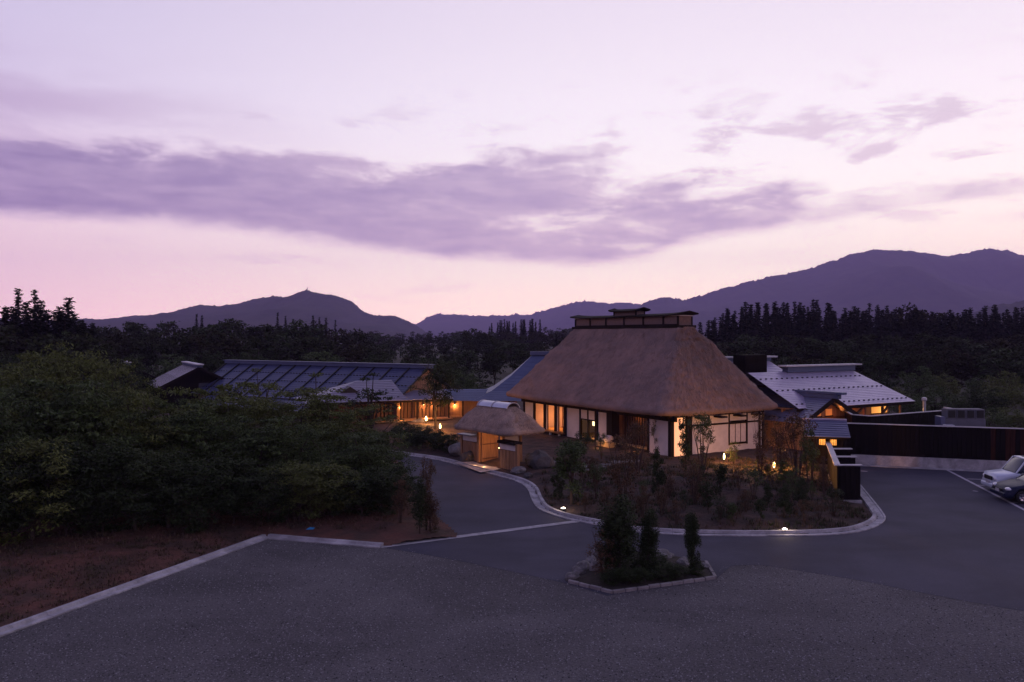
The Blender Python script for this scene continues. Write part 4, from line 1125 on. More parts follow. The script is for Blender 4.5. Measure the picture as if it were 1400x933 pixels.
garden_lamp(Vector((-5.2, 57.6, 0.62)), 'tall glowing garden lamp beside the corridor garden tree', 6.0, 0.5, 0.06)
def flood(p, label):
    l = empty('ground_spotlight', p, 0, label, 'spotlight')
    MB().lathe([(0.08,-0.04),(0.08,0.09),(0.105,0.12)], 14).build('housing', M['black'], l)
    MB().lathe([(0.10,0.115),(0.09,0.14),(0.05,0.16),(0.001,0.165)], 14).build('lens', M['bulbwhite'], l, smooth=True)
    lamp(l, (0, 0, 0.38), 14, (1.0,0.75,0.5), 0.05)
flood(bedpt(770,699), 'round ground spotlight by the bend of the gutter kerb')
flood(bedpt(1073,728), 'round ground spotlight at the kerb of the planted bed')

# ================================================================== PLANTS
def leaf_quads(C, D, Nn, L, Wd):
    """diamond leaves: centre C, direction D, normal Nn, arrays"""
    S = np.cross(D, Nn); S /= np.linalg.norm(S, axis=1, keepdims=True)+1e-9
    L = np.asarray(L)[:, None]; Wd = np.asarray(Wd)[:, None]
    a = C-D*L*0.5; b = C+S*Wd*0.5-D*L*0.05; c = C+D*L*0.5-Nn*L*0.08; d = C-S*Wd*0.5-D*L*0.05
    V = np.stack([a, b, c, d], 1).reshape(-1, 3)
    return V
def unit(v): return v/(np.linalg.norm(v, axis=1, keepdims=True)+1e-9)
def clump_mesh(name, cl, per, ll, lw, rs, flat=0.55, up=0.8):
    """cl (n,4): centre and radius; per leaves each"""
    n = len(cl); m = n*per
    C0 = np.repeat(cl[:, :3], per, 0); r = np.repeat(cl[:, 3], per)
    g = unit(rs.normal(size=(m, 3)))*(rs.random(m)[:, None]**(1/2.2))
    off = g*r[:, None]; off[:, 2] *= flat
    C = C0+off
    D = unit(np.column_stack([g[:, 0]+rs.normal(0, .5, m), g[:, 1]+rs.normal(0, .5, m), rs.normal(-0.15, .35, m)]))
    Nn = unit(rs.normal(0, .55, (m, 3))+np.array([0, 0, up])+g*0.35)
    Nn = unit(Nn-D*np.sum(Nn*D, 1, keepdims=True))
    V = leaf_quads(C, D, Nn, ll*rs.uniform(.6, 1.3, m), lw*rs.uniform(.7, 1.3, m))
    return V
def mesh_from_leaves(name, V):
    F = np.arange(len(V)).reshape(-1, 4)
    return fast_mesh(name, V, F)

def broadleaf(seed, nclump, per, ll, lw, rad=(0.46, 0.46, 0.40), cz=0.58, lobes=5, flat=0.6, cr=(0.08, 0.15), low=0.15):
    """unit tree (height 1): trunk mesh and crown mesh"""
    rs = np.random.default_rng(seed); rn = random.Random(seed)
    lob = []
    for i in range(lobes):
        a = rs.uniform(0, 6.28); rr = rs.uniform(0.1, 0.55)
        lob.append((rr*rad[0]*math.cos(a), rr*rad[1]*math.sin(a), cz+rs.uniform(-.55, .55)*rad[2], rs.uniform(.5, .72)))
    lob.append((0, 0, cz+rad[2]*0.35, .62))
    cl = []
    while len(cl) < nclump:
        b = lob[rs.integers(len(lob))]
        g = rs.normal(size=3); g /= np.linalg.norm(g); q = rs.uniform(.45, 1.0)**0.5
        p = np.array([b[0]+g[0]*rad[0]*b[3]*q, b[1]+g[1]*rad[1]*b[3]*q, b[2]+g[2]*rad[2]*b[3]*q])
        if p[2] < low or p[2] > 0.985: continue
        cl.append((*p, rs.uniform(*cr)))
    cl = np.array(cl)
    cl[:, 2] *= 1.0/ max(0.9, (cl[:, 2]+cl[:, 3]*flat).max())
    cm = mesh_from_leaves('crown', clump_mesh('crown', cl, per, ll, lw, rs, flat))
    mb = MB(); h = cz
    j = lambda s: rn.uniform(-s, s)
    base = [(0, 0, -0.02), (j(.01), j(.01), h*.35), (j(.03), j(.03), h*.75), (j(.04), j(.04), h*1.15)]
    mb.tube(base, [0.024, 0.018, 0.012, 0.005], 7)
    for i in range(9):
        c = cl[rs.integers(len(cl))]; z0 = rn.uniform(h*.3, h*.85); s = Vector((0, 0, z0)); e = Vector(c[:3])
        mid = s.lerp(e, .5)+Vector((0, 0, 0.03)); mb.tube([s, mid, e], [0.010, 0.007, 0.003], 5)
    return mb.mesh('trunk'), cm

def conifer(seed, tiers=30, r0=0.17, per=12, dens=5):
    rs = np.random.default_rng(seed); C = []; D = []; L = []
    for i in range(tiers):
        t = i/(tiers-1); z = 0.10+0.90*t; rr = r0*(1-t)**1.05*rs.uniform(.7, 1.15)+0.002
        nb = max(3, int(per*(1-0.5*t)))
        for k in range(nb):
            a = rs.uniform(0, 6.283); l = rr*rs.uniform(.6, 1.1)
            for q in range(dens):
                f = (q+rs.uniform(.2, .9))/dens
                C.append((l*f*math.cos(a)+rs.normal(0, .008), l*f*math.sin(a)+rs.normal(0, .008), z-l*f*0.35+rs.normal(0, .008)))
                D.append((math.cos(a)+rs.normal(0, .5), math.sin(a)+rs.normal(0, .5), -0.35+rs.normal(0, .3))); L.append(0.045*rs.uniform(.6, 1.3)*(1-0.65*t))
    C = np.array(C); D = unit(np.array(D)); m = len(C)
    Nn = unit(rs.normal(0, .6, (m, 3))+np.array([0, 0, .7])); Nn = unit(Nn-D*np.sum(Nn*D, 1, keepdims=True))
    cm = mesh_from_leaves('crown', leaf_quads(C, D, Nn, np.array(L)*1.5, np.array(L)*0.75))
    tm = MB().tube([(0, 0, -0.02), (0, 0, 0.5), (0, 0, 0.98)], [0.018, 0.011, 0.002], 6).mesh('trunk')
    return tm, cm

def plant(name, pair, loc, h, w, leafmat, label, cat, group=None, rz=None, bark='bark'):
    """pair of unit meshes -> a thing with trunk and crown"""
    o = empty(name, loc, random.uniform(0, 6.28) if rz is None else rz, label, cat, group)
    o.scale = (w, w, h)
    for nm, me, mm in (('trunk', pair[0], bark), ('crown', pair[1], leafmat)):
        key = me.name+'|'+mm
        if key not in PM:
            m2 = me if len(me.materials) == 0 else me.copy()
            m2.materials.clear(); m2.materials.append(M[mm]); PM[key] = m2
        link(nm, PM[key], None, o)
    return o
PM = {}
FB = [broadleaf(100+i, 75, 26, 0.055, 0.034, lobes=6, cr=(.06, .13)) for i in range(6)]
MBT = [broadleaf(140+i, 120, 42, 0.034, 0.020, lobes=6, cr=(.05, .11)) for i in range(4)]
CF = [conifer(200+i, 30, random.uniform(.20, .27)) for i in range(5)]
def far(px, d, ty, kind, wf=None):
    px += random.uniform(-4, 4); x = (px-700)/FPX*d
    h = max(2.0, EYE+(460-ty)/FPX*d)
    if kind == 'c':
        plant('conifer', random.choice(CF), (x, d, -0.3), h, h*(wf or random.uniform(.75, 1.1)), 'leaf_conifer',
              {0: 'dark pointed conifer in the tall stand left of the roofs', 1: 'dark pointed conifer in the stand below the right mountain', 2: 'small conifer among the woods of the far valley'}[0 if px < 180 else (1 if px > 940 else 2)],
              'tree', {0: 'conifers left of the roofs', 1: 'conifers below the right mountain', 2: 'conifers of the far valley'}[0 if px < 180 else (1 if px > 940 else 2)])
    else:
        k = 0 if px < 480 else (1 if px < 760 else 2)
        m = kind == 'm'
        plant('broadleaf_tree', random.choice(MBT if m else FB), (x, d, -0.3), h, h*(wf or random.uniform(.9, 1.35)), random.choice(['leaf_far', 'leaf_far', 'leaf_far2', 'leaf_deep']) if not m else random.choice(['leaf_green', 'leaf_lime', 'leaf_deep'] if px > 1190 else ['leaf_deep', 'leaf_deep', 'leaf_green', 'leaf_far']),
              [['rounded dark tree in the wood behind the blue roofs', 'rounded tree in the wooded valley below the far ridge', 'rounded tree in the wood below the conifer stand'],
               ['leafy tree close behind the blue metal roofs', 'leafy tree close behind the navy roofed hall', 'leafy tree close behind the hip roofed wing']][1 if m else 0][k],
              'tree', [['wood behind the blue roofs', 'wood of the valley', 'wood below the conifers'], ['trees close behind the blue roofs', 'trees behind the navy hall', 'trees behind the right wing']][1 if m else 0][k])
def row(x0, x1, step, d, ys, kind, jit=4, dj=6, wf=None):
    px = x0
    xs = [p[0] for p in ys]; yv = [p[1] for p in ys]
    while px < x1:
        far(px, d+random.uniform(-dj, dj), float(np.interp(px, xs, yv))+random.uniform(-jit, jit), kind, wf)
        px += step*random.uniform(.8, 1.2)
# left stand
for px, ty, d in ((-35,404,98),(5,418,96),(25,394,95),(46,396,98),(38,412,92),(58,410,96),(76,425,94),(92,406,97),(104,428,95),(-10,412,99),(118,440,96),(84,418,92)): far(px, d, ty, 'c', 2.0 if ty > 400 else 1.5)
row(-60, 130, 26, 88, [(-60,440),(130,452)], 'b', 6, 3)
row(-60, 128, 13, 93, [(-60,418),(60,424),(128,446)], 'c', 8, 3, 2.0)
row(-60, 180, 30, 76, [(-60,470),(180,480)], 'm', 5, 2, 1.1)
row(110, 500, 26, 150, [(110,442),(160,436),(250,440),(280,434),(340,436),(420,436),(500,450)], 'b', 4)
row(120, 520, 30, 118, [(120,452),(300,450),(520,464)], 'b', 5)
row(240, 640, 34, 94, [(240,474),(520,482),(640,486)], 'm', 6, 3)
for px, ty in ((268,429),(277,431),(380,427),(391,431),(425,431),(436,433),(447,434),(458,437)): far(px, 168, ty, 'c')
# valley
row(480, 800, 16, 420, [(480,449),(560,456),(620,450),(700,452),(800,446)], 'b', 3, 30, 1.1)
row(470, 800, 22, 250, [(470,452),(560,460),(640,452),(800,452)], 'b', 4, 15)
row(500, 800, 30, 165, [(500,462),(600,468),(650,462),(720,458),(800,462)], 'b', 5, 8)
row(560, 800, 40, 112, [(560,482),(640,476),(690,474),(800,478)], 'b', 5, 4)
for i in range(20): far(686+i*3.4-14, 262+random.uniform(-6, 6), 438+random.uniform(-3, 4)+(4 if i < 2 else 0), 'c', 1.1)
far(655, 190, 446, 'b', 1.0); far(757, 120, 455, 'c'); far(765, 118, 463, 'c')
# right ridge
px = 975
while px < 1440:
    base = float(np.interp(px, [975,990,1035,1060,1110,1150,1190,1230,1300,1345,1400], [434,420,410,414,411,417,413,422,424,419,417]))
    far(px, 172+random.uniform(-9, 9), base+random.choice((0,2,4,7,10))+random.uniform(-3, 3), 'c', random.uniform(1.2, 1.9)); px += random.uniform(3.6, 6.5)
far(1238, 165, 412, 'b', 0.95); far(1252, 165, 420, 'b', 0.9); far(1285, 165, 424, 'b', 1.0)
row(940, 1460, 9, 158, [(940,450),(1000,430),(1460,428)], 'c', 6, 5, 1.8)
row(900, 1460, 26, 132, [(900,462),(980,458),(1200,456),(1460,452)], 'b', 6, 5)
row(930, 1460, 34, 104, [(930,478),(1100,478),(1300,474),(1460,470)], 'b', 7, 4)
row(1010, 1460, 40, 86, [(1010,494),(1200,500),(1300,506),(1460,500)], 'm', 7, 3)
row(1215, 1460, 34, 72, [(1215,528),(1300,530),(1460,520)], 'm', 8, 2, 1.4)
row(1320, 1480, 40, 62, [(1320,556),(1480,545)], 'm', 6, 2, 1.6)
far(628, 78, 503, 'm', 1.1); far(655, 80, 512, 'm', 1.2); far(330, 84, 500, 'm', 1.2)

# the thicket on the left bank
TH = [broadleaf(300+i, 140, 88, (0.029, 0.037, 0.032, 0.041, 0.027, 0.035)[i], (0.012, 0.014, 0.010, 0.018, 0.010, 0.013)[i], rad=(0.50, 0.50, 0.46), cz=0.52, lobes=6+i, flat=(.34, .28, .45, .30, .4, .25)[i], cr=(.05, .17), low=0.05) for i in range(6)]
TL = [broadleaf(330+i, 110, 84, (0.040, 0.048, 0.044, 0.054)[i], (0.015, 0.019, 0.014, 0.022)[i], rad=(0.55, 0.55, 0.47), cz=0.46, lobes=6, flat=0.5, cr=(.09, .17), low=0.03) for i in range(4)]
def thick(px, d, ty, wf, lime, lowset=False):
    x = (px-700)/FPX*d; h = EYE-(ty-460)/FPX*d-0.25
    plant('leafy_shrub', random.choice(TL if lowset else TH), (x, d, 0.2), h, h*wf, 'leaf_deep' if (lowset and not lime) else ('leaf_lime' if lime else 'leaf_green'),  # low shrubs wear a darker leaf, painting in the shade at the thicket's foot
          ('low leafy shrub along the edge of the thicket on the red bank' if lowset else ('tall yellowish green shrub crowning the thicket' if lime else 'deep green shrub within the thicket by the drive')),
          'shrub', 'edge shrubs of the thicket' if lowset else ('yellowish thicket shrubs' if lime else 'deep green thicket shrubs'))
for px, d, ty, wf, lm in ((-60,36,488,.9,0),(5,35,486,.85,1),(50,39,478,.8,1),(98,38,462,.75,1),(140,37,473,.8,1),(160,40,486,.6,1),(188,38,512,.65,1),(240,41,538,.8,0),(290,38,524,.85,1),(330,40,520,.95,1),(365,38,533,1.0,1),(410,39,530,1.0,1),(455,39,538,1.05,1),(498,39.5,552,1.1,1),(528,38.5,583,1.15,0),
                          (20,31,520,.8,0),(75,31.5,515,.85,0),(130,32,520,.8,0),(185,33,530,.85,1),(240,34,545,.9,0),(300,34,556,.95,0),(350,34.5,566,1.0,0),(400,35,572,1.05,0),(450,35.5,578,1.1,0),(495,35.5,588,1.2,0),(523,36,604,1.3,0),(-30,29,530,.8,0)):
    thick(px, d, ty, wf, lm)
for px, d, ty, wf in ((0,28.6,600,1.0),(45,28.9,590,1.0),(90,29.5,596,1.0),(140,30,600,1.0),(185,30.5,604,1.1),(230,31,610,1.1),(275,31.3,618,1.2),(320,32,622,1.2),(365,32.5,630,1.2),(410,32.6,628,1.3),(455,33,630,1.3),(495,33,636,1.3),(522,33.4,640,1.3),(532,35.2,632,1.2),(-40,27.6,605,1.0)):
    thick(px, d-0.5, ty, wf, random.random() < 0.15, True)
# thin layered tree showing above the thicket, before the pale roofs
LT = [broadleaf(360+i, 26, 60, 0.030, 0.013, rad=(0.30, 0.30, 0.30), cz=0.68, lobes=5, flat=0.28, cr=(.06, .11), low=0.4) for i in range(2)]
plant('layered_tree', LT[0], (G(432,800).x*0-9.9, 40.5, 0.2), 5.6, 6.0, 'leaf_lime', 'thin tree with flat leafy tiers before the batten roof', 'tree')
plant('layered_tree', LT[1], (-7.9, 44.5, 0.2), 5.4, 5.2, 'leaf_deep', 'thin tree with flat dark tiers before the pale hip roof', 'tree')
plant('layered_tree', LT[0], (-13.4, 43.0, 0.2), 5.7, 4.6, 'leaf_lime', 'slender leafy tree rising before the middle of the batten roof', 'tree')

# corridor garden tree and dark shrubs in front of it
CT = broadleaf(381, 110, 60, 0.028, 0.013, rad=(0.36, 0.36, 0.36), cz=0.60, lobes=8, flat=0.6, cr=(.04, .09), low=0.24)
plant('garden_tree', CT, (-5.6, 58.6, 0.6), 5.7, 4.8, 'leaf_deep', 'slender dark tree rising beside the lit corridor', 'tree')
SB = [broadleaf(400+i, 60, 60, 0.06, 0.028, rad=(0.5, 0.5, 0.44), cz=0.5, lobes=5, flat=0.7, cr=(.1, .18), low=0.03) for i in range(3)]
for px, py, h, w in ((561,612,1.5,1.9),(578,614,1.4,1.8),(596,617,1.3,1.8),(613,618,1.2,1.6),(548,606,1.6,1.9),(572,606,1.2,1.9),(590,606,1.0,1.6),(606,608,0.9,1.4)):
    p = bedpt(px, py)
    plant('clipped_shrub', random.choice(SB), p, h, w, 'leaf_deep', 'dark low shrub between the drive kerb and the lit corridor', 'shrub', 'low shrubs before the corridor')

# young garden trees around the farmhouse
YT = [broadleaf(420+i, 60, 60, 0.045, 0.020, rad=(0.26, 0.26, 0.44), cz=0.54, lobes=5, flat=0.9, cr=(.05, .10), low=0.12) for i in range(3)]
YS = [broadleaf(440+i, 46, 44, 0.038, 0.016, rad=(0.30, 0.30, 0.42), cz=0.56, lobes=5, flat=0.9, cr=(.05, .10), low=0.10) for i in range(3)]
def stems(seed):
    rn = random.Random(seed); mb = MB()
    for i in range(8):
        a = rn.uniform(0, 6.28); r_ = rn.uniform(.06, .26); h = rn.uniform(.7, 1.0)
        mb.tube([(0.02*math.cos(a), 0.02*math.sin(a), -.02), (r_*.45*math.cos(a), r_*.45*math.sin(a), h*.5), (r_*math.cos(a+.2), r_*math.sin(a+.2), h)], [.011, .008, .002], 4)
    return mb.mesh('trunk')
YS = [(stems(i), c[1]) for i, c in enumerate(YS)]
def young(px, py, ty, w, kind, lm, label, group=None, cat='tree'):
    p = bedpt(px, py); h = (py-ty)*p.y/FPX
    plant('young_tree', random.choice(YT if kind == 't' else YS), p, h, w*h, lm, label, cat, group, bark='twig')
young(781,690,600,1.15,'t','leaf_green','leafy young tree by the bend of the gutter kerb')
young(765,686,640,0.9,'t','leaf_deep','short dark shrub beside the ground spotlight', cat='shrub')
young(795,655,588,0.8,'s','leaf_deep','sparse young tree before the lit farmhouse window')
young(822,628,590,0.8,'s','leaf_green','thin young tree beside the garden seat')
young(853,690,590,0.9,'s','leaf_red','reddish sparse tree before the farmhouse entrance')
young(872,650,572,0.9,'s','leaf_red','reddish thin tree in front of the dark lattice entrance')
young(897,620,570,0.55,'s','leaf_green','slender tree before the blue white corner panel')
young(900,684,610,0.6,'t','leaf_deep','narrow dark tree below the farmhouse corner')
young(938,650,566,0.45,'t','leaf_deep','dense narrow tree against the glowing paper screen')
young(960,654,564,0.75,'s','leaf_green','airy tree against the white side wall')
young(950,690,622,0.9,'s','leaf_red','reddish twiggy shrub below the side wall', cat='shrub')
young(1003,634,602,1.0,'s','leaf_green','small bush behind the little garden lamp', cat='shrub')
young(1040,655,556,0.45,'s','leaf_red','tall thin tree at the far corner of the side wall')
young(1066,650,566,0.8,'s','leaf_red','russet tree lit from below by the bright garden lamp')
young(1090,662,560,0.8,'s','leaf_red','russet sparse tree before the annex roof')
young(1107,668,582,0.7,'s','leaf_green','thin tree beside the roofed passage')
young(1074,660,628,1.5,'t','leaf_lime','yellow green shrub glowing beside the bright garden lamp', cat='shrub')
young(1050,652,634,1.6,'t','leaf_lime','low glowing bush under the bright garden lamp', cat='shrub')
young(1072,708,660,0.9,'t','leaf_deep','dark shrub on the slope below the bright garden lamp', cat='shrub')
young(1096,700,650,0.9,'t','leaf_deep','dark leafy shrub on the slope by the black garden wall', cat='shrub')
young(1126,680,622,0.7,'s','leaf_red','brownish shrub against the black garden wall', cat='shrub')
young(1020,700,668,1.2,'s','leaf_red','low brown bush in the middle of the planted bed', cat='shrub')
young(985,712,676,1.3,'s','leaf_deep','low dark bush near the front kerb of the bed', cat='shrub')
young(925,718,684,1.2,'s','leaf_red','low brown bush behind the island trees', cat='shrub')
young(830,702,664,1.2,'s','leaf_red','low brown bush behind the ground spotlight', cat='shrub')
young(880,712,664,1.0,'s','leaf_red','brown twiggy bush at the front of the bed', cat='shrub')
young(1010,668,640,1.3,'s','leaf_red','low twiggy bush below the little garden lamp', cat='shrub')
young(1120,712,690,1.4,'s','leaf_red','low twiggy bush at the foot of the black garden wall', cat='shrub')
for px, py, ty, w in ((800,700,676,1.4),(815,682,654,1.2),(845,716,690,1.4),(905,706,676,1.3),(935,700,672,1.3),(968,698,668,1.2),(1000,716,692,1.4),(1040,716,690,1.4),(1030,680,650,1.2),(985,680,654,1.2),(1050,690,664,1.3),(1100,718,698,1.5),(1140,705,684,1.4),(880,690,660,1.2),(915,680,652,1.2),(1085,684,654,1.2),(842,660,636,1.3),(812,664,640,1.2),(1110,686,660,1.2),(960,676,652,1.2)):
    young(px, py, py-(py-ty)*random.uniform(1.1, 1.9), w*0.8, random.choice('ts'), random.choice(['leaf_deep', 'leaf_green', 'leaf_red']), 'feathery low shrub scattered over the planted bed', 'small shrubs of the planted bed', 'shrub')
# roadside columns on the bank corner
CO = [broadleaf(460+i, 70, 60, 0.045, 0.014, rad=(0.20, 0.20, 0.50), cz=0.5, lobes=6, flat=1.1, cr=(.07, .12), low=0.02) for i in range(3)]
def col(p, h, w, lm, label): plant('column_shrub', random.choice(CO), p, h, w*h, lm, label, 'shrub', bark='twig')
col(G(574,729,0.15), 2.2, 0.75, 'leaf_deep', 'dark upright shrub at the corner where drive meets strip')
col(G(588,726,0.12), 1.7, 1.0, 'leaf_red', 'brown sparse shrub beside the dark upright one')
plant('young_tree', YS[1], G(583,724,0.12), 2.9, 1.3, 'leaf_red', 'bare reddish sapling at the drive corner', 'tree', bark='twig')
plant('young_tree', YS[0], G(548,716,0.15), 1.8, 2.0, 'leaf_red', 'twiggy brown bush between thicket and drive corner', 'shrub', bark='twig')

# ================================================================== ISLAND
isl = [G(777,797), G(838,812), G(978,792), G(965,770), G(900,757), G(838,757), G(800,774)]
ir = tag(empty('planting_island', (0, 0, 0)), 'planting island edged with small kerb stones and rocks in the gravel yard', 'planter'); ir.location = (isl[0]+isl[2])/2*1.0; ir.location.z = 0
io = Vector(ir.location)
poly = [p-io for p in isl]
soil = MB(); n = 14; V = []; F = []
cen = sum((Vector(p) for p in poly), Vector())/len(poly)
fine = []
for a, b in zip(poly, poly[1:]+poly[:1]):
    for k in range(5): fine.append(a.lerp(b, k/5))
rings = 6
for j in range(rings):
    t = j/rings
    for p in fine:
        q = p.lerp(cen, t); V.append((q.x, q.y, 0.05+0.16*math.sin(t*1.5)+0.05*fbm(q.x*1.7, q.y*1.7)))
V.append((cen.x, cen.y, 0.22)); nf = len(fine)
for j in range(rings-1):
    for k in range(nf): F.append((j*nf+k, j*nf+(k+1) % nf, (j+1)*nf+(k+1) % nf, (j+1)*nf+k))
for k in range(nf): F.append(((rings-1)*nf+k, (rings-1)*nf+(k+1) % nf, rings*nf))
soil.add(V, F); soil.build('soil', M['soil_dark'], ir, smooth=True)
for a, b in ((0,1),(1,2),(2,3)):
    A, B = poly[a], poly[b]; d = B-A; L = d.length; k = max(1, round(L/0.42)); w = L/k
    for i in range(k):
        c0 = A+d*(i/k); c1 = A+d*((i+1)/k); dd_ = d.normalized()*0.012
        g = random.uniform(-.012, .012)
        MB().beam(c0+dd_+Vector((0, g, 0.035)), c1-dd_+Vector((0, g, 0.035)), 0.10, 0.13+g).build('kerb_stone', M['kerb_old'], ir, bevel=0.01)
def isl_rock(px, py, w, h, i, label):
    p = G(px, py); tag(link('rock', rock_me[i], None, None, loc=(p.x, p.y, h*0.25), rz=random.uniform(0, 6), scale=(w/2, w/2, h*0.8)), label, 'rock')
isl_rock(783,793,0.45,0.28,1,'small pale rock at the pointed end of the planting island')
isl_rock(790,786,0.45,0.30,3,'pale rock next to the pointed end of the island'); isl_rock(798,779,0.5,0.32,1,'angular pale rock on the back edge of the island')
isl_rock(808,771,0.55,0.36,5,'dark cleft rock on the back edge of the island'); isl_rock(818,767,0.6,0.5,3,'upright pale rock left of the island trees'); isl_rock(816,785,0.5,0.5,1,'leaning pale rock inside the island by the first tree')
isl_rock(905,765,0.8,0.4,1,'long pale rock behind the island between two trees'); isl_rock(934,775,0.5,0.35,3,'small pale rock beside the single island tree'); isl_rock(962,778,0.45,0.26,5,'dark stone at the kerb end of the island')
IT = [broadleaf(480+i, 120, 70, 0.040, 0.013, rad=(0.17, 0.17, 0.50), cz=0.5, lobes=8, flat=1.2, cr=(.05, .09), low=0.02) for i in range(3)]
def isl_tree(px, py, ty, w, lm, m, label):
    p = G(px, py); h = (py-ty)*p.y/FPX
    plant('columnar_evergreen', m, (p.x, p.y, 0.05), h, h*w, lm, label, 'tree')
isl_tree(846,793,674,1.2,'leaf_deep',IT[0],'tallest shaggy evergreen on the planting island')
isl_tree(886,790,694,0.88,'leaf_deep',IT[1],'middle dense evergreen on the planting island')
isl_tree(946,788,699,0.72,'leaf_deep',IT[2],'single narrow evergreen at the kerb end of the island')
plant('young_tree', YS[2], G(826,790,0.1), 1.6, 1.7, 'leaf_red', 'twiggy reddish shrub on the island beside the tallest evergreen', 'shrub', bark='twig')

for px, py, h, w in ((860,798,0.55,0.9),(875,796,0.5,0.8),(905,792,0.5,0.9),(925,789,0.45,0.8),(835,798,0.5,0.8),(900,778,0.5,0.9),(870,780,0.6,0.9),(952,786,0.4,0.6)):
    plant('island_shrub', random.choice(SB), G(px, py, 0.08), h, w, 'leaf_deep', 'low dark bush covering the soil of the planting island', 'shrub', 'low bushes of the planting island')

# ================================================================== LOW PLANTS (stuff)
def tufts(name, pts, m, hmin, hmax, per, seed, spread=0.12, wdt=0.012):
    rs = np.random.default_rng(seed); SV = []; SF = []
    for (x, y, z) in pts:
        for k in range(per):
            a = rs.uniform(0, 6.28); h = rs.uniform(hmin, hmax); r_ = rs.uniform(0, spread); l = rs.uniform(.2, .9)*h
            bx, by = x+r_*math.cos(a), y+r_*math.sin(a); w = wdt*rs.uniform(.6, 1.5); o = len(SV); s, c = math.sin(a), math.cos(a)
            SV += [(bx-s*w, by+c*w, z-.01), (bx+s*w, by-c*w, z-.01), (bx+c*l, by+s*l, z+h)]; SF.append((o, o+1, o+2))
    return link(name, fast_mesh(name, SV, SF), M[m])
P = []
rs = np.random.default_rng(5)
cand = np.column_stack([rs.uniform(1.5, 17.5, 9000), rs.uniform(30, 48, 9000)])
cand = cand[inside(cand, bed_poly) & (dist_to(cand, KL) > 0.7)]
dens_ = np.array([fbm(p[0]*0.6, p[1]*0.6, 4.0) for p in cand])
cand = cand[dens_ > -0.12][:3600]
Z = bed_height(cand)
hsel = len(cand)*3//5
o = tufts('dry_ground_cover', list(zip(cand[:hsel,0], cand[:hsel,1], Z[:hsel])), 'dry', 0.06, 0.26, 9, 8, 0.16)
tag(o, 'dry brown ground cover over the planted bed', 'ground cover', kind='stuff')
o = tufts('green_ground_cover', list(zip(cand[hsel:,0], cand[hsel:,1], Z[hsel:])), 'leaf_deep', 0.05, 0.20, 9, 9, 0.16, 0.016)
tag(o, 'low green ground cover over the planted bed', 'ground cover', kind='stuff')
cb = np.column_stack([rs.uniform(-19, -1.5, 9000), rs.uniform(16, 34, 9000)])
kl2 = np.array([tuple(kA.xy), tuple(kB.xy), tuple(kC.xy)])
side = np.array([((kB.x-kA.x)*(p[1]-kA.y)-(kB.y-kA.y)*(p[0]-kA.x)) > 0.0 or (p[0] > kB.x and p[1] > kB.y-0.10*(p[0]-kB.x)+1.0 and p[0] < kC.x) for p in cb])
dk = dist_to(cb, kl2); cb = cb[side & (dk > 0.35) & (dk < 7)]
dk = dist_to(cb, kl2)
o = tufts('leaf_litter', [(p[0], p[1], 0.02+0.3*min(1, d/4)) for p, d in zip(cb, dk)], 'dry', 0.02, 0.10, 6, 12, 0.2, 0.02)
tag(o, 'dead leaves and dry grass on the red bank', 'leaf litter', kind='stuff')
# a blue scrap on the bank and a slab at its edge
p = G(424, 724, 0.1)
bs = MB(); bs.add([(-.16,-.06,.0),(.14,-.09,.02),(.18,.07,.05),(-.10,.09,.03),(0,0,.09)], [(0,1,4),(1,2,4),(2,3,4),(3,0,4),(0,3,2,1)])
tag(bs.build('plastic_scrap', M['bluetarp'], None, loc=(p.x, p.y, 0.10)), 'small crumpled blue plastic scrap on the red bank', 'litter')

# loose gravel stones over the yard
def pebbles(n=60000):
    rs = np.random.default_rng(21)
    y = 17+16*rs.random(n)**1.25; x = rs.uniform(-1, 1, n)*(y*0.66+0.5)
    Pq = np.column_stack([x, y]); gp = np.array([(-16, 3), (60, 3), (60, 20), (28, 22.3)]+[tuple(p.xy) for p in reversed(gbs)]+[tuple(kC.xy), tuple(kB.xy), tuple(kA.xy), (-16, 14)])
    ip = np.array([tuple(p.xy) for p in isl])
    dg = dist_to(Pq, np.array([tuple(p.xy) for p in gbs]))
    Pq = Pq[(inside(Pq, gp) | (dg < 0.5*rs.random(n)**2)) & ~inside(Pq, ip)]; m = len(Pq)
    r_ = rs.uniform(.009, .030, m); a = rs.uniform(0, 6.28, m)
    base = np.array([(1,0,0),(0,1,0),(-1,0,0),(0,-1,0),(0.15,0.1,0.75)])
    jit = rs.uniform(.6, 1.3, (m, 5, 1)); q = base[None]*jit*r_[:, None, None]
    c, s_ = np.cos(a)[:, None], np.sin(a)[:, None]
    V = np.stack([Pq[:, 0:1]+q[:, :, 0]*c-q[:, :, 1]*s_, Pq[:, 1:2]+q[:, :, 0]*s_+q[:, :, 1]*c, q[:, :, 2]+0.001], 2).reshape(-1, 3)
    f = np.array([(0,1,4),(1,2,4),(2,3,4),(3,0,4)]); F = (np.arange(m)[:, None, None]*5+f[None]).reshape(-1, 3)
    tag(link('gravel_stones', fast_mesh('gravel_stones', V, F), M['pebble']), 'loose grey gravel stones on the yard', 'gravel', kind='stuff')
pebbles()

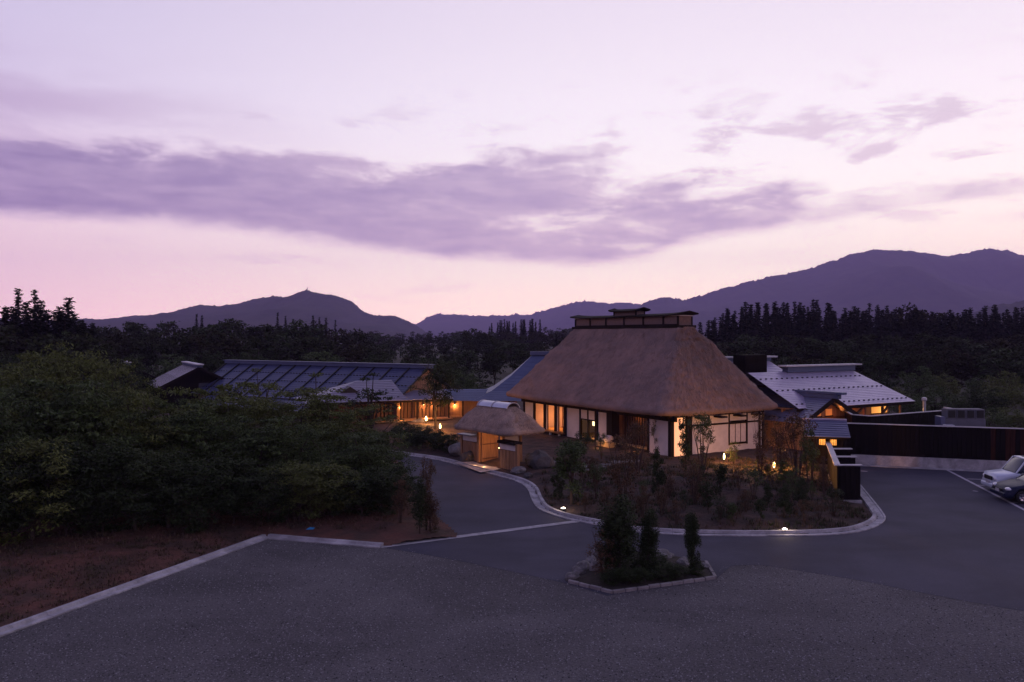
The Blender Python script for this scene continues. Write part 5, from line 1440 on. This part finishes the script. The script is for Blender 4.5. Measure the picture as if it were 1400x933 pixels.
# ================================================================== CARS
def car(name, loc, rz, L, Wd, H, hood_l, hood_z, paint, label, suv):
    """car nose at local x=0, body towards +x, width along y"""
    c = empty(name, loc, rz, label, 'car')
    wr = 0.33 if suv else 0.30; wb0, wb1 = 0.72, L-0.72
    # side outline of the lower body, lofted across the width with tucked edges
    if suv:
        top = [(0.0,0.55),(0.02,0.80),(0.10,hood_z-0.03),(hood_l,hood_z+0.08),(L-0.02,hood_z+0.10),(L,0.5)]
        green = [(hood_l-0.05,hood_z+0.07),(hood_l+0.45,H-0.05),(hood_l+0.75,H),(L-0.35,H),(L-0.10,hood_z+0.10)]
    else:
        top = [(0.0,0.48),(0.05,0.62),(0.22,0.72),(0.6,0.80),(hood_l,hood_z+0.06),(L-0.9,hood_z+0.12),(L-0.08,hood_z+0.05),(L,0.5)]
        green = [(hood_l-0.08,hood_z+0.05),(hood_l+0.75,H-0.06),(hood_l+1.15,H),(L-1.5,H-0.02),(L-0.7,hood_z+0.11)]
    zb_ = 0.24
    sec = [(-0.5,0.12),(-0.49,0.0),(-0.40,-0.0),(0.40,-0.0),(0.49,0.0),(0.5,0.12)]
    def loft(out, hw, tuck, nm, m, parent, bottom):
        xs = np.linspace(out[0][0], out[-1][0], 34); zs = np.interp(xs, [o[0] for o in out], [o[1] for o in out])
        V = []; F = []; k = 9
        for x, z in zip(xs, zs):
            e = min(1.0, (min(x-xs[0], xs[-1]-x)+0.02)/0.35); nar = 1-(0.10*(1-e)**2)
            b = bottom(x) if callable(bottom) else bottom
            b = min(b, z-0.02); hh = z-b; w = hw*nar
            for fy, fz in ((-1,0.0),(-1.0,0.35),(-1.0+0.01,0.62),(-1+tuck*0.6,0.90),(-1+tuck*1.6,1.0),(0,1.012),(1-tuck*1.6,1.0),(1-tuck*0.6,0.90),(1.0-0.01,0.62)):
                V.append((x, fy*w, b+fz*hh))
            V.append((x, w, b+0.35*hh)); V.append((x, w, b))
        k = 11
        for i in range(len(xs)-1):
            for j in range(k): F.append((i*k+j, i*k+(j+1) % k, (i+1)*k+(j+1) % k, (i+1)*k+j))
        F += [tuple(range(k)), tuple((len(xs)-1)*k+j for j in range(k-1, -1, -1))]
        mb = MB(); mb.add(V, F); return mb.build(nm, M[m], parent, smooth=True)
    def bot(x):
        z = zb_
        for wx in (wb0, wb1):
            d = abs(x-wx)
            if d < wr+0.07: z = max(z, math.sqrt(max(0, (wr+0.07)**2-d*d))+wr)
        return z
    body = loft(top, Wd/2, 0.10, 'body', paint, c, bot)
    cab = loft(green, Wd/2*0.90, 0.12, 'cabin', 'carglass', c, hood_z+0.03)
    gx = [g[0] for g in green]; gz_ = [g[1] for g in green]
    rf = MB(); hw = Wd/2*0.80
    rx0, rx1 = green[1][0]+0.05, green[3][0]+0.1
    rf.slab([(rx0,-hw,H+0.0),(rx1,-hw,H+0.0),(rx1,hw,H+0.0),(rx0,hw,H+0.0)], 0.05); rf.build('roof', M[paint], c, bevel=0.02)
    for s in (-1, 1):
        MB().beam((green[0][0]+0.05, s*Wd*0.445, green[0][1]), (green[1][0]+0.05, s*Wd*0.405, H-0.03), 0.06, 0.05).build('pillar', M[paint], c)
        MB().beam((hood_l+1.1, s*Wd*0.452, hood_z+0.08), (hood_l+1.05, s*Wd*0.41, H-0.03), 0.07, 0.04).build('pillar', M[paint], c)
        mr = MB().box(hood_l+0.30, hood_l+0.42, s*(Wd/2+0.09)-0.10, s*(Wd/2+0.09)+0.10, hood_z+0.10, hood_z+0.26).build('mirror', M[paint], c, bevel=0.03)
        hl_ = MB()
        y0 = s*(Wd/2-0.12); z0 = 0.62 if not suv else 0.70
        hl_.lathe([(0.001,0.0),(0.09,0.02),(0.12,0.06),(0.12,0.12)], 14)
        hh = hl_.build('headlight', M['lens'], c, smooth=True)
        hh.location = (-0.015 if suv else 0.03, y0-s*0.10, z0); hh.rotation_euler = (0, R(90), 0)
        hh.scale = (0.9, 1.2, 1.0) if suv else (0.7, 1.5, 1.6)
        for wx in (wb0, wb1):
            ty = MB().lathe([(wr*0.62,-0.09),(wr*0.95,-0.10),(wr,-0.06),(wr,0.06),(wr*0.95,0.10),(wr*0.62,0.09)], 24).build('tyre', M['rubber'], None, smooth=True)
            wheel = bpy.data.objects.new('wheel', None); COL.objects.link(wheel); wheel.parent = c
            wheel.location = (wx, s*(Wd/2-0.11), wr); wheel.rotation_euler = (R(90)*(-s), 0, 0)
            ty.parent = wheel
            rm = MB(); rm.lathe([(wr*0.64,0.02),(wr*0.60,0.085),(wr*0.54,0.06),(0.001,0.03)], 20)
            for q in range(5):
                a = q*2*math.pi/5; rm.beam((0.03*math.cos(a),0.03*math.sin(a),0.065),(wr*.58*math.cos(a),wr*.58*math.sin(a),0.075),0.055,0.03)
            rm.build('rim', M['chrome'], wheel)
    MB().box(-0.03, 0.02, -Wd*0.24, Wd*0.24, 0.62 if suv else 0.50, 0.80 if suv else 0.60).build('grille', M['blackgrille'], c)
    MB().box(-0.05, 0.03, -0.165, 0.165, 0.40, 0.56).build('number_plate', M['trim'], c)
    MB().box(-0.06, 0.25, -Wd/2*0.90, Wd/2*0.90, 0.26, 0.46).build('bumper', M[paint], c, bevel=0.04)
    return c
car('parked_car', (23.3, 38.95, 0.006), R(-6), 3.45, 1.50, 1.70, 0.95, 0.95, 'carwhite', 'white boxy small car parked beside a dark sedan', True)
car('parked_car', (22.55, 36.95, 0.006), R(-8), 4.3, 1.66, 1.42, 1.15, 0.86, 'carnavy', 'dark navy sedan parked beside the white boxy car', False)

# ================================================================== HAZE
hzm = bpy.data.materials.new('haze'); hzm.use_nodes = True
ht = hzm.node_tree; ht.nodes.clear()
pv = ht.nodes.new('ShaderNodeVolumePrincipled'); ho = ht.nodes.new('ShaderNodeOutputMaterial')
pv.inputs['Color'].default_value = (0.66, 0.53, 1.0, 1)
pv.inputs['Density'].default_value = 0.00014
pv.inputs['Anisotropy'].default_value = 0.0
ht.links.new(pv.outputs[0], ho.inputs['Volume'])
hb = MB().box(-5600, 5600, -5600, 5600, -12.0, 560.0).build('haze', hzm)
tag(hb, kind='stuff')
